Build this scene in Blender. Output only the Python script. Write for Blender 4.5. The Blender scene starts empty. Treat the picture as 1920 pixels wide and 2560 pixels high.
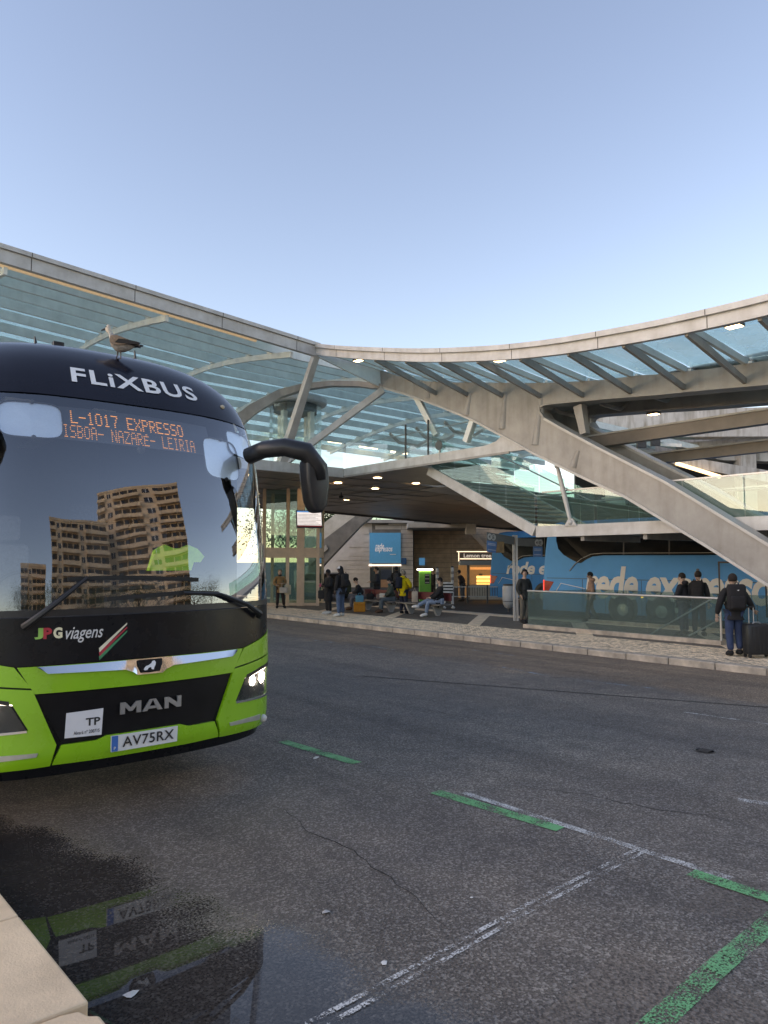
import bpy, bmesh, math, random
from mathutils import Vector, Matrix
random.seed(7)
R = math.radians
scene = bpy.context.scene
col = scene.collection

# ------------------------------------------------------------------ camera, sky, sun, exposure
FPX = 1800.0                      # focal length in pixels of a 1920 px wide picture
CAMZ = 1.9
YAW, PIT = R(40), math.atan(122 / 1800)
cd = bpy.data.cameras.new('camera'); cam = bpy.data.objects.new('camera', cd); col.objects.link(cam)
cam.location = (0, 0, CAMZ); cam.rotation_euler = (R(90) + PIT, 0, -YAW)
cd.sensor_fit = 'HORIZONTAL'; cd.sensor_width = 36; cd.lens = 36 * FPX / 1920
cd.clip_start = .05; cd.clip_end = 3000
scene.camera = cam
world = bpy.data.worlds.new('World'); scene.world = world; world.use_nodes = True
SUN_EL = 19
SUN_DIR = Vector((-.92, .38, math.tan(R(SUN_EL)))).normalized()      # towards the sun
wn = world.node_tree; bg = wn.nodes['Background']
sky = wn.nodes.new('ShaderNodeTexSky'); sky.sky_type = 'NISHITA'; sky.sun_disc = False
sky.sun_elevation = R(SUN_EL); sky.sun_rotation = math.atan2(SUN_DIR.x, SUN_DIR.y)
sky.air_density = 1.0; sky.dust_density = 0.15; sky.ozone_density = 3.5
wn.links.new(sky.outputs[0], bg.inputs[0]); bg.inputs[1].default_value = .15
sl = bpy.data.lights.new('sun', 'SUN'); sl.energy = .5; sl.angle = R(45); sl.color = (1, .93, .84)
so = bpy.data.objects.new('sun', sl); col.objects.link(so)
so.rotation_euler = SUN_DIR.to_track_quat('Z', 'Y').to_euler(); so.location = (-30, 10, 40)
vs = scene.view_settings
vs.view_transform = 'Standard'; vs.look = 'None'; vs.gamma = 1; vs.use_curve_mapping = False
vs.exposure = 1.42
vs.use_white_balance = True; vs.white_balance_temperature = 9900; vs.white_balance_tint = 24

# ------------------------------------------------------------------ geometry helpers
_fw = Vector((math.sin(YAW) * math.cos(PIT), math.cos(YAW) * math.cos(PIT), math.sin(PIT)))
_rt = Vector((math.cos(YAW), -math.sin(YAW), 0)); _up = _rt.cross(_fw)
EYE = Vector((0, 0, CAMZ))
def ray(px, py): return _fw + _rt * ((px - 960) / FPX) - _up * ((py - 1280) / FPX)
def PV(px, py, v): r = ray(px, py); return EYE + r * (v / r.x)
def PS(px, py, s): r = ray(px, py); return EYE + r * (s / r.y)
def PZ(px, py, z): r = ray(px, py); return EYE + r * ((z - CAMZ) / r.z)
def PD(px, py, d): return EYE + ray(px, py) * d
VX = Vector((math.cos(YAW), -math.sin(YAW), 0)); VY = Vector((math.sin(YAW), math.cos(YAW), 0))
def CW(x, y, z): return VX * x + VY * y + Vector((0, 0, z))       # frame of the buildings that face the street corner
def zr(v):
    if v < 3.4: return 0.0
    return -.3 * min(1, (v - 3.4) / 11.2)
def PG(px, py):
    z = 0
    for _ in range(12):
        p = PZ(px, py, z); z = zr(p.x)
    return PZ(px, py, z)
PLAT = -.16; LANE = -.3

class MB:
    def __init__(self): self.v = []; self.f = []; self.m = []
    def add(self, vs_, fs, mi=0):
        o = len(self.v); self.v += [tuple(p) for p in vs_]
        self.f += [tuple(i + o for i in f) for f in fs]; self.m += [mi] * len(fs); return self
    def box(self, x0, x1, y0, y1, z0, z1, mi=0, T=None):
        p = [Vector((x, y, z)) for z in (z0, z1) for y in (y0, y1) for x in (x0, x1)]
        if T: p = [T(*q) for q in p]
        return self.add(p, [(0, 2, 3, 1), (4, 5, 7, 6), (0, 1, 5, 4), (2, 6, 7, 3), (0, 4, 6, 2), (1, 3, 7, 5)], mi)
    def bbox(self, x0, x1, y0, y1, z0, z1, b=.02, mi=0, T=None):      # chamfered box
        bm = bmesh.new(); bmesh.ops.create_cube(bm, size=1)
        for q in bm.verts: q.co = Vector(((x0 + x1) / 2 + q.co.x * (x1 - x0), (y0 + y1) / 2 + q.co.y * (y1 - y0), (z0 + z1) / 2 + q.co.z * (z1 - z0)))
        bmesh.ops.bevel(bm, geom=list(bm.edges), offset=b, segments=2, affect='EDGES', profile=.5)
        bm.verts.index_update()
        self.add([T(*q.co) if T else q.co for q in bm.verts], [tuple(q.index for q in f.verts) for f in bm.faces], mi); bm.free(); return self
    def beam(self, p0, p1, w, h, mi=0, up=(0, 0, 1)):
        p0 = Vector(p0); p1 = Vector(p1); d = (p1 - p0).normalized(); up = Vector(up)
        sx = d.cross(up)
        if sx.length < 1e-4: sx = Vector((1, 0, 0))
        sx.normalize(); uu = sx.cross(d)
        c = [(-w / 2, -h / 2), (w / 2, -h / 2), (w / 2, h / 2), (-w / 2, h / 2)]
        return self.add([p + sx * a + uu * b for p in (p0, p1) for a, b in c],
                        [(0, 1, 2, 3), (7, 6, 5, 4), (0, 4, 5, 1), (1, 5, 6, 2), (2, 6, 7, 3), (3, 7, 4, 0)], mi)
    def path(self, pts, w, h, mi=0, up=(0, 0, 1)):                   # box section swept along a path
        pts = [Vector(p) for p in pts]; n = len(pts); vs_ = []; up = Vector(up)
        for i, p in enumerate(pts):
            d = (pts[min(i + 1, n - 1)] - pts[max(i - 1, 0)]).normalized(); sx = d.cross(up).normalized(); uu = sx.cross(d)
            ww = w[i] if isinstance(w, (list, tuple)) else w; hh = h[i] if isinstance(h, (list, tuple)) else h
            vs_ += [p + sx * a * ww / 2 + uu * b * hh / 2 for a, b in ((-1, -1), (1, -1), (1, 1), (-1, 1))]
        fs = [(0, 1, 2, 3), tuple(4 * (n - 1) + k for k in (3, 2, 1, 0))]
        for i in range(n - 1):
            for k in range(4):
                a = 4 * i + k; b = 4 * i + (k + 1) % 4; fs.append((a, a + 4, b + 4, b))
        return self.add(vs_, fs, mi)
    def tube(self, pts, r, seg=10, mi=0, cap=True):
        pts = [Vector(p) for p in pts]; n = len(pts); vs_ = []; fs = []
        prev = None
        for i, p in enumerate(pts):
            d = (pts[min(i + 1, n - 1)] - pts[max(i - 1, 0)]).normalized()
            if prev is None: sx = d.orthogonal().normalized()
            else: sx = (prev - d * prev.dot(d)).normalized()
            prev = sx; uu = d.cross(sx); rr = r[i] if isinstance(r, (list, tuple)) else r
            vs_ += [p + (sx * math.cos(2 * math.pi * k / seg) + uu * math.sin(2 * math.pi * k / seg)) * rr for k in range(seg)]
        for i in range(n - 1):
            for k in range(seg):
                a = i * seg + k; b = i * seg + (k + 1) % seg; fs.append((a, b, b + seg, a + seg))
        if cap: fs += [tuple(range(seg))[::-1], tuple((n - 1) * seg + k for k in range(seg))]
        return self.add(vs_, fs, mi)
    def lathe(self, prof, c=(0, 0, 0), seg=20, mi=0, axis='z'):
        vs_ = []; n = len(prof); c = Vector(c)
        for r, z in prof:
            for k in range(seg):
                a = 2 * math.pi * k / seg; q = (r * math.cos(a), r * math.sin(a), z)
                if axis == 'x': q = (q[2], q[0], q[1])
                if axis == 'y': q = (q[0], q[2], q[1])
                vs_.append(c + Vector(q))
        fs = [(i * seg + k, i * seg + (k + 1) % seg, (i + 1) * seg + (k + 1) % seg, (i + 1) * seg + k) for i in range(n - 1) for k in range(seg)]
        fs += [tuple(range(seg))[::-1], tuple((n - 1) * seg + k for k in range(seg))]
        return self.add(vs_, fs, mi)
    def ball(self, c, r, seg=12, mi=0, T=None, z0=-1, z1=1):
        r = (r, r, r) if isinstance(r, (int, float)) else r; c = Vector(c); vs_ = []; n = 9
        for i in range(n):
            t = math.asin(z0) + (math.asin(z1) - math.asin(z0)) * i / (n - 1)
            for k in range(seg):
                a = 2 * math.pi * k / seg; q = Vector((r[0] * math.cos(t) * math.cos(a), r[1] * math.cos(t) * math.sin(a), r[2] * math.sin(t)))
                if T: q = T @ q
                vs_.append(c + q)
        fs = [(i * seg + k, i * seg + (k + 1) % seg, (i + 1) * seg + (k + 1) % seg, (i + 1) * seg + k) for i in range(n - 1) for k in range(seg)]
        fs += [tuple(range(seg))[::-1], tuple((n - 1) * seg + k for k in range(seg))]
        return self.add(vs_, fs, mi)
    def prism(self, poly, vec, mi=0):                                # polygon (list of 3-D points) thickened along vec
        poly = [Vector(p) for p in poly]; n = len(poly); vec = Vector(vec)
        fs = [tuple(range(n))[::-1], tuple(range(n, 2 * n))] + [(i, (i + 1) % n, n + (i + 1) % n, n + i) for i in range(n)]
        return self.add(poly + [p + vec for p in poly], fs, mi)
    def quad(self, a, b, c, d, mi=0): return self.add([a, b, c, d], [(0, 1, 2, 3)], mi)
    def build(self, name, mat, parent=None, smooth=False, tri=False):
        o = wloc(parent) if parent else Vector((0, 0, 0))
        me = bpy.data.meshes.new(name); me.from_pydata([Vector(p) - o for p in self.v], [], self.f); me.update()
        mats = mat if isinstance(mat, (list, tuple)) else [mat]
        for m in mats: me.materials.append(m)
        if len(mats) > 1: me.polygons.foreach_set('material_index', self.m)
        bm = bmesh.new(); bm.from_mesh(me); bmesh.ops.recalc_face_normals(bm, faces=bm.faces)
        if tri: bmesh.ops.triangulate(bm, faces=[f for f in bm.faces if len(f.verts) > 4])
        bm.to_mesh(me); bm.free()
        if smooth:
            me.shade_smooth()
            if smooth != 'all': me.set_sharp_from_angle(angle=R(38))
        ob = bpy.data.objects.new(name, me); col.objects.link(ob)
        if parent: ob.parent = parent
        return ob
WL = {}
def wloc(o): return WL.get(o.name, Vector((0, 0, 0)))
def tag(o, label=None, cat=None, group=None, kind=None):
    if label: o['label'] = label
    if cat: o['category'] = cat
    if group: o['group'] = group
    if kind: o['kind'] = kind
    return o
def thing(name, label, cat, loc=(0, 0, 0), group=None, rz=0):
    o = bpy.data.objects.new(name, None); col.objects.link(o); o.location = loc; o.rotation_euler.z = rz
    if not rz: WL[o.name] = Vector(loc)
    return tag(o, label, cat, group)
def sub(o, parent):                                                  # remember where a part's origin is, for its own sub-parts
    WL[o.name] = wloc(parent); return o

# ------------------------------------------------------------------ materials
MATS = {}
def M(name, c, rough=.6, metal=0, var=.18, scale=6., bump=0., bscale=60., emit=None, es=0, coat=0, c2=None, spec=.5, detail=5, streak=0.):
    if name in MATS: return MATS[name]
    m = bpy.data.materials.new(name); m.use_nodes = True; nt = m.node_tree; b = nt.nodes['Principled BSDF']
    c = tuple(c) + (1,) if len(c) == 3 else c
    tc = nt.nodes.new('ShaderNodeTexCoord')
    n = nt.nodes.new('ShaderNodeTexNoise'); n.inputs['Scale'].default_value = scale; n.inputs['Detail'].default_value = detail; n.inputs['Roughness'].default_value = .62
    nt.links.new(tc.outputs['Object'], n.inputs['Vector'])
    rp = nt.nodes.new('ShaderNodeValToRGB'); rp.color_ramp.elements[0].position = .3; rp.color_ramp.elements[1].position = .7
    lo = tuple(x * (1 - var) for x in c[:3]) + (1,) if c2 is None else tuple(c2) + (1,)
    hi = tuple(min(1, x * (1 + var * .6)) for x in c[:3]) + (1,)
    rp.color_ramp.elements[0].color = lo; rp.color_ramp.elements[1].color = hi
    nt.links.new(n.outputs['Fac'], rp.inputs['Fac']); nt.links.new(rp.outputs['Color'], b.inputs['Base Color'])
    if streak:                                               # rain streaks running down, broken by blotches of grime
        mp = nt.nodes.new('ShaderNodeMapping'); mp.inputs['Scale'].default_value = (2.2, 2.2, .3); nt.links.new(tc.outputs['Object'], mp.inputs['Vector'])
        ns = nt.nodes.new('ShaderNodeTexNoise'); ns.inputs['Scale'].default_value = 1.6; ns.inputs['Detail'].default_value = 6; nt.links.new(mp.outputs[0], ns.inputs['Vector'])
        rs_ = nt.nodes.new('ShaderNodeMapRange'); rs_.inputs['From Min'].default_value = .48; rs_.inputs['From Max'].default_value = .72; rs_.inputs['To Max'].default_value = streak; nt.links.new(ns.outputs['Fac'], rs_.inputs['Value'])
        mm = nt.nodes.new('ShaderNodeMix'); mm.data_type = 'RGBA'; mm.blend_type = 'MULTIPLY'; nt.links.new(rs_.outputs[0], mm.inputs[0]); nt.links.new(rp.outputs['Color'], mm.inputs[6]); mm.inputs[7].default_value = (.42, .36, .28, 1)
        nt.links.new(mm.outputs[2], b.inputs['Base Color'])
    b.inputs['Roughness'].default_value = rough; b.inputs['Metallic'].default_value = metal
    b.inputs['Specular IOR Level'].default_value = spec
    if coat: b.inputs['Coat Weight'].default_value = coat; b.inputs['Coat Roughness'].default_value = .04
    if rough > .05 and metal == 0:
        mr = nt.nodes.new('ShaderNodeMapRange'); mr.inputs['To Min'].default_value = max(0, rough - .1); mr.inputs['To Max'].default_value = min(1, rough + .1)
        nt.links.new(n.outputs['Fac'], mr.inputs['Value']); nt.links.new(mr.outputs[0], b.inputs['Roughness'])
    if bump:
        n2 = nt.nodes.new('ShaderNodeTexNoise'); n2.inputs['Scale'].default_value = bscale; n2.inputs['Detail'].default_value = 3
        nt.links.new(tc.outputs['Object'], n2.inputs['Vector'])
        bp = nt.nodes.new('ShaderNodeBump'); bp.inputs['Strength'].default_value = bump; bp.inputs['Distance'].default_value = .01
        nt.links.new(n2.outputs['Fac'], bp.inputs['Height']); nt.links.new(bp.outputs[0], b.inputs['Normal'])
    if emit: b.inputs['Emission Color'].default_value = tuple(emit) + (1,); b.inputs['Emission Strength'].default_value = es
    MATS[name] = m; return m
def glass(name, tint, refl=.06, diffuse=.0, dcol=(.5, .7, .7), rough=0., dirt=0.):
    m = bpy.data.materials.new(name); m.use_nodes = True; nt = m.node_tree; nt.nodes.clear()
    out = nt.nodes.new('ShaderNodeOutputMaterial'); tr = nt.nodes.new('ShaderNodeBsdfTransparent'); tr.inputs[0].default_value = tuple(tint) + (1,)
    gl = nt.nodes.new('ShaderNodeBsdfGlossy'); gl.inputs['Roughness'].default_value = rough; gl.inputs[0].default_value = (.95, .97, 1, 1)
    df = nt.nodes.new('ShaderNodeBsdfDiffuse'); df.inputs[0].default_value = tuple(dcol) + (1,)
    tl = nt.nodes.new('ShaderNodeBsdfTranslucent'); tl.inputs[0].default_value = tuple(dcol) + (1,)
    ad = nt.nodes.new('ShaderNodeMixShader'); ad.inputs[0].default_value = .5
    nt.links.new(df.outputs[0], ad.inputs[1]); nt.links.new(tl.outputs[0], ad.inputs[2])
    m1 = nt.nodes.new('ShaderNodeMixShader'); m1.inputs[0].default_value = diffuse
    nt.links.new(tr.outputs[0], m1.inputs[1]); nt.links.new(ad.outputs[0], m1.inputs[2])
    if dirt:
        tc = nt.nodes.new('ShaderNodeTexCoord'); n = nt.nodes.new('ShaderNodeTexNoise'); n.inputs['Scale'].default_value = 1.2; n.inputs['Detail'].default_value = 6
        nt.links.new(tc.outputs['Object'], n.inputs['Vector'])
        mr = nt.nodes.new('ShaderNodeMapRange'); mr.inputs['From Min'].default_value = .3; mr.inputs['From Max'].default_value = .75
        mr.inputs['To Min'].default_value = diffuse; mr.inputs['To Max'].default_value = diffuse + dirt
        nt.links.new(n.outputs['Fac'], mr.inputs['Value']); nt.links.new(mr.outputs[0], m1.inputs[0])
    lw = nt.nodes.new('ShaderNodeFresnel'); lw.inputs['IOR'].default_value = 1.5
    ge = nt.nodes.new('ShaderNodeNewGeometry'); io = nt.nodes.new('ShaderNodeMapRange'); io.inputs['To Min'].default_value = 1.5; io.inputs['To Max'].default_value = 1 / 1.5   # same reflectance from both faces of a pane
    nt.links.new(ge.outputs['Backfacing'], io.inputs['Value']); nt.links.new(io.outputs[0], lw.inputs['IOR'])
    mx = nt.nodes.new('ShaderNodeMath'); mx.operation = 'ADD'; mx.use_clamp = True; mx.inputs[1].default_value = refl
    nt.links.new(lw.outputs[0], mx.inputs[0])
    m2 = nt.nodes.new('ShaderNodeMixShader'); nt.links.new(mx.outputs[0], m2.inputs[0])
    nt.links.new(m1.outputs[0], m2.inputs[1]); nt.links.new(gl.outputs[0], m2.inputs[2]); nt.links.new(m2.outputs[0], out.inputs[0])
    MATS[name] = m; return m

m_white_steel = M('white painted steel', (.56, .56, .545), .5, var=.14, scale=2.2, bump=.05, c2=(.43, .42, .395), detail=9, streak=.22)
m_grey_steel = M('grey beige steel', (.345, .33, .305), .55, var=.2, scale=1.1, bump=.06, c2=(.24, .225, .205), detail=8, streak=.32)
m_rib_steel = M('rib steel', (.72, .77, .735), .55, var=.16, scale=1.6, streak=.1)
m_soffit = M('dark soffit panel', (.36, .305, .26), .4, var=.35, scale=.7)
m_concrete = M('concrete', (.40, .385, .355), .85, var=.25, scale=.8, bump=.15, c2=(.27, .255, .235), detail=9)
m_conc_dark = M('dark stained concrete', (.20, .19, .175), .85, var=.35, scale=1.3, bump=.15)
m_black = M('black plastic', (.018, .018, .02), .38, var=.3, scale=20)
m_rubber = M('rubber', (.022, .022, .022), .8, var=.3, scale=30)
m_dark = M('dark metal', (.06, .06, .06), .45, var=.3, scale=10)
m_chrome = M('chrome', (.72, .73, .75), .1, 1, var=.04)
m_galv = M('galvanised steel', (.45, .46, .46), .4, .6, var=.12, scale=8)
m_tan = M('tan painted steel', (.58, .44, .33), .5, var=.15, scale=3)
g_roof = glass('roof glass', (.80, .945, .935), .01, .26, (.74, .90, .88), dirt=.14)
g_panel = glass('green tinted glass', (.75, .88, .845), .02, .05, (.26, .42, .38), dirt=.06)
g_clear = glass('clear glass', (.92, .96, .95), .01, .03, (.5, .6, .58), dirt=.04)

# ---------------------------------------------------------------- text
def text_geo(s, bold=0., shear=0., spacing=1., res=3):
    cu = bpy.data.curves.new('t', 'FONT'); cu.body = s; cu.offset = bold; cu.shear = shear; cu.space_character = spacing; cu.resolution_u = res; cu.fill_mode = 'FRONT'
    ob = bpy.data.objects.new('t', cu); col.objects.link(ob)
    dg = bpy.context.evaluated_depsgraph_get(); me = bpy.data.meshes.new_from_object(ob.evaluated_get(dg))
    v = [(q.co.x, q.co.y) for q in me.vertices]; f = [tuple(p.vertices) for p in me.polygons]
    bpy.data.objects.remove(ob); bpy.data.curves.remove(cu); bpy.data.meshes.remove(me)
    x0 = min(a for a, b in v); x1 = max(a for a, b in v); y0 = min(b for a, b in v); y1 = max(b for a, b in v)
    return [((a - x0) / (x1 - x0), (b - y0) / (y1 - y0)) for a, b in v], f, (x1 - x0) / (y1 - y0)
def text_on(name, s, fn, mat, parent, bold=0., shear=0., thick=None, spacing=1.):
    """fn(u, w) -> point; u, w in 0..1 over the text box; thick = offset vector"""
    v, f, asp = text_geo(s, bold, shear, spacing); m = MB()
    pts = [Vector(fn(a, b)) for a, b in v]
    if thick is None: m.add(pts, f)
    else:
        t = Vector(thick); n = len(pts); m.add(pts + [p + t for p in pts], f + [tuple(i + n for i in q) for q in f])
        ed = {}
        for q in f:
            for i in range(len(q)):
                e = (q[i], q[(i + 1) % len(q)]); ed[e] = 1
        for a, b in ed:
            if (b, a) not in ed: m.f.append((a, b, b + n, a + n)); m.m.append(0)
    return m.build(name, mat, parent)
def flat_fn(o, du, dw): o, du, dw = Vector(o), Vector(du), Vector(dw); return lambda u, w: o + du * u + dw * w

# ================================================================== SETTING: ground, road, pavements
def asphalt(name, base, speck, puddle=False, tint=(1, 1, 1), grain=70.):
    m = bpy.data.materials.new(name); m.use_nodes = True; nt = m.node_tree; b = nt.nodes['Principled BSDF']; L = nt.links.new
    N = lambda t: nt.nodes.new(t)
    tc = N('ShaderNodeTexCoord')
    def noise(sc, det=4, rough=.6):
        n = N('ShaderNodeTexNoise'); n.inputs['Scale'].default_value = sc; n.inputs['Detail'].default_value = det; n.inputs['Roughness'].default_value = rough
        L(tc.outputs['Object'], n.inputs['Vector']); return n.outputs['Fac']
    def mrange(f, a, b_, c, d, interp='LINEAR'):
        r = N('ShaderNodeMapRange'); r.interpolation_type = interp
        for k, x in zip(('From Min', 'From Max', 'To Min', 'To Max'), (a, b_, c, d)): r.inputs[k].default_value = x
        L(f, r.inputs['Value']); return r.outputs[0]
    def math_(op, a, b_):
        q = N('ShaderNodeMath'); q.operation = op
        for i, x in enumerate((a, b_)):
            if isinstance(x, (int, float)): q.inputs[i].default_value = x
            else: L(x, q.inputs[i])
        return q.outputs[0]
    def mix(f, a, b_):
        q = N('ShaderNodeMix'); q.data_type = 'RGBA'
        if isinstance(f, float): q.inputs[0].default_value = f
        else: L(f, q.inputs[0])
        for i, x in ((6, a), (7, b_)):
            if isinstance(x, tuple): q.inputs[i].default_value = x + (1,)
            else: L(x, q.inputs[i])
        return q.outputs[2]
    fine = noise(grain, 2, .7); big = noise(.35, 5); mid = noise(3.5, 5)
    vor = N('ShaderNodeTexVoronoi'); vor.inputs['Scale'].default_value = grain * 1.1; L(tc.outputs['Object'], vor.inputs['Vector'])
    vsep = N('ShaderNodeSeparateColor'); L(vor.outputs['Color'], vsep.inputs[0])
    stone = mrange(vsep.outputs[0], .62, .95, 0, 1)
    dark = tuple(x * .45 * t for x, t in zip(base, tint)); lite = tuple(x * 1.45 * t for x, t in zip(base, tint))
    c = mix(mrange(fine, .35, .65, 0, 1), dark, lite)
    c = mix(math_('MULTIPLY', stone, .62), c, tuple(speck))
    pat = mix(mrange(big, .35, .65, 0, 1), (.78, .78, .8), (1.15, 1.1, 1.05)); pat2 = mix(mrange(mid, .35, .7, 0, 1), (.85, .85, .86), (1.1, 1.08, 1.05))
    for p in (pat, pat2):
        q = N('ShaderNodeMix'); q.data_type = 'RGBA'; q.blend_type = 'MULTIPLY'; q.inputs[0].default_value = 1; L(c, q.inputs[6]); L(p, q.inputs[7]); c = q.outputs[2]
    if puddle:
        mp = N('ShaderNodeMapping'); mp.inputs['Scale'].default_value = (1.1, .045, 1); L(tc.outputs['Object'], mp.inputs['Vector'])
        nt_ = N('ShaderNodeTexNoise'); nt_.inputs['Scale'].default_value = 1.3; nt_.inputs['Detail'].default_value = 4; L(mp.outputs[0], nt_.inputs['Vector'])
        v2 = N('ShaderNodeTexVoronoi'); v2.inputs['Scale'].default_value = .9; L(tc.outputs['Object'], v2.inputs['Vector'])
        oil = math_('MULTIPLY', mrange(v2.outputs['Distance'], .02, .16, .55, 0, 'SMOOTHSTEP'), mrange(mid, .42, .6, 0, 1))
        sx_ = N('ShaderNodeSeparateXYZ'); L(tc.outputs['Object'], sx_.inputs[0])
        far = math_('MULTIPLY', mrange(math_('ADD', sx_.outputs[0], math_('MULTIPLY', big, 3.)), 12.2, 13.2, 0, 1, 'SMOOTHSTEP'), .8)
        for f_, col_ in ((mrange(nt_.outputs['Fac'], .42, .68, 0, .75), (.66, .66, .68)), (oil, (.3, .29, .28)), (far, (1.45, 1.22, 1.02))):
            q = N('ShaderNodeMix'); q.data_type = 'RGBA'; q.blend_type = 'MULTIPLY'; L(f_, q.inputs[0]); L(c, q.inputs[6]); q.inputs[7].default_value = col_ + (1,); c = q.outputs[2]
    rough = mrange(fine, .3, .7, .6, .9)
    rough = math_('MULTIPLY', rough, mrange(big, .3, .7, .8, 1.15))
    hgt = math_('ADD', fine, math_('MULTIPLY', vor.outputs['Distance'], .6)); bstr = 1.0
    bp = N('ShaderNodeBump'); bp.inputs['Distance'].default_value = .008; L(hgt, bp.inputs['Height']); bp.inputs['Strength'].default_value = .8
    if puddle:
        sp = N('ShaderNodeSeparateXYZ'); L(tc.outputs['Object'], sp.inputs[0])
        e = math_('ADD', sp.outputs[0], math_('MULTIPLY', math_('SUBTRACT', noise(1.1, 3), .5), 1.1))
        e = math_('ADD', e, math_('MULTIPLY', math_('SUBTRACT', fine, .5), .75))
        e = math_('ADD', e, mrange(sp.outputs[1], 4.7, 6.6, 0, .9))
        e = math_('ADD', e, mrange(sp.outputs[1], 2.3, 3.6, -.32, 0))
        wet = mrange(e, 1.62, 2.02, 1, 0, 'SMOOTHSTEP')
        damp = mrange(e, 1.6, 3.6, 1, 0)
        c = mix(math_('MULTIPLY', wet, .72), c, (.012, .010, .009))
        c = mix(math_('MULTIPLY', damp, .3), c, (.02, .017, .015))
        rough = math_('MULTIPLY', rough, mrange(damp, 0, 1, 1, .8))
        rough = math_('MULTIPLY', rough, mrange(wet, 0, .8, 1, .02))
        L(mrange(wet, 0, .7, .8, 0.0), bp.inputs['Strength'])
    L(c, b.inputs['Base Color']); L(rough, b.inputs['Roughness']); L(bp.outputs[0], b.inputs['Normal'])
    b.inputs['Specular IOR Level'].default_value = .5
    if not puddle: b.inputs['Specular IOR Level'].default_value = .25
    else: L(mrange(wet, 0, .6, .22, .5), b.inputs['Specular IOR Level'])
    MATS[name] = m; return m
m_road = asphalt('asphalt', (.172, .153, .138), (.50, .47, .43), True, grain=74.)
m_road2 = asphalt('old asphalt', (.150, .130, .115), (.30, .27, .24), False, grain=60)
m_walk = asphalt('platform asphalt', (.19, .168, .142), (.25, .225, .19), False, grain=40)
m_farroad = asphalt('lane asphalt', (.06, .058, .056), (.10, .10, .095), False, grain=30)
m_lime = M('limestone', (.82, .60, .40), .75, var=.22, scale=3.5, bump=.25, bscale=90, c2=(.66, .48, .32), detail=9)
m_kerb = M('weathered kerb limestone', (.56, .47, .38), .8, var=.3, scale=2.6, bump=.25, bscale=60, c2=(.23, .20, .17), detail=9)
m_cob = M('limestone cobbles', (.84, .645, .45), .75, var=.3, scale=5, bump=.2, bscale=50, c2=(.58, .46, .34), detail=8)
m_joint = M('sandy joint', (.30, .25, .195), .95, var=.3, scale=14)

g = MB().box(-900, 900, -900, 900, -1.2, -.45).build('ground', m_farroad); tag(g, kind='structure')
# the carriageway falls away gently from the near kerb to the far one
vsx = [.5, 3.4, 6, 9, 12, 14.62]
m = MB()
for a, b in zip(vsx[:-1], vsx[1:]):
    m.quad((a, -80, zr(a)), (b, -80, zr(b)), (b, 140, zr(b)), (a, 140, zr(a)))
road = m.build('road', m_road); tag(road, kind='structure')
lane = MB().box(21.6, 75, -80, 140, -.6, LANE).build('bus_lane', m_farroad); tag(lane, kind='structure')
plat = MB().box(14.9, 21.3, -80, 60, -.6, PLAT - .012).build('platform_pavement', m_walk); tag(plat, kind='structure')
near = MB().box(-40, .44, -80, 90, -.5, .12).build('near_pavement', m_cob); tag(near, kind='structure')
# kerb stones, one by one
kmesh = MB().bbox(14.6, 14.895, 0, .985, -.5, PLAT, .02).build('kerb_stone', m_kerb, plat)
for i in range(60):
    o = kmesh if i == 0 else kmesh.copy()
    if i: col.objects.link(o); o.parent = plat
    o.location = (random.uniform(-.004, .004), -9 + i * 1.0 + random.uniform(-.003, .003), random.uniform(-.006, .003))
k2 = MB().bbox(21.305, 21.6, 0, .985, -.5, PLAT, .02).build('kerb_stone', m_kerb, plat)
for i in range(42):
    o = k2 if i == 0 else k2.copy()
    if i: col.objects.link(o); o.parent = plat
    o.location = (0, 4 + i * 1.0, random.uniform(-.006, .003))
# big limestone slabs of the near kerb, one corner broken off
def slab(s0, s1, x0=.45, chip=False):
    e = lambda q: max(.55, 1.044 - .0385 * (q - 2.89)); a_, b_ = s0 + .004, s1 - .004
    poly = [(x0, a_), (e(a_), a_), (e(b_), b_), (x0, b_)]
    if chip: x1 = e(b_); poly = [(x0, a_), (e(a_), a_), (x1 + .003, b_ - .11), (x1 - .03, b_ - .085), (x1 - .05, b_ - .03), (x1 - .11, b_ - .012), (x0, b_)]
    o = MB().prism([(p, q, -.4) for p, q in poly], (0, 0, .53)).build('kerb_slab', m_lime, near)
    bv = o.modifiers.new('bevel', 'BEVEL'); bv.width = .012; bv.segments = 2; return o
j1 = PZ(35, 2292, .13).y; j2 = PZ(200, 2512, .13).y; ln = j1 - j2
slab(j2, j1); slab(j2 - ln, j2, chip=True)
for k in range(1, 9): slab(j1 + (k - 1) * ln * 1.05, j1 + k * ln * 1.05)
for k in range(1, 4): slab(j2 - ln * (k + 1), j2 - ln * k)
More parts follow.
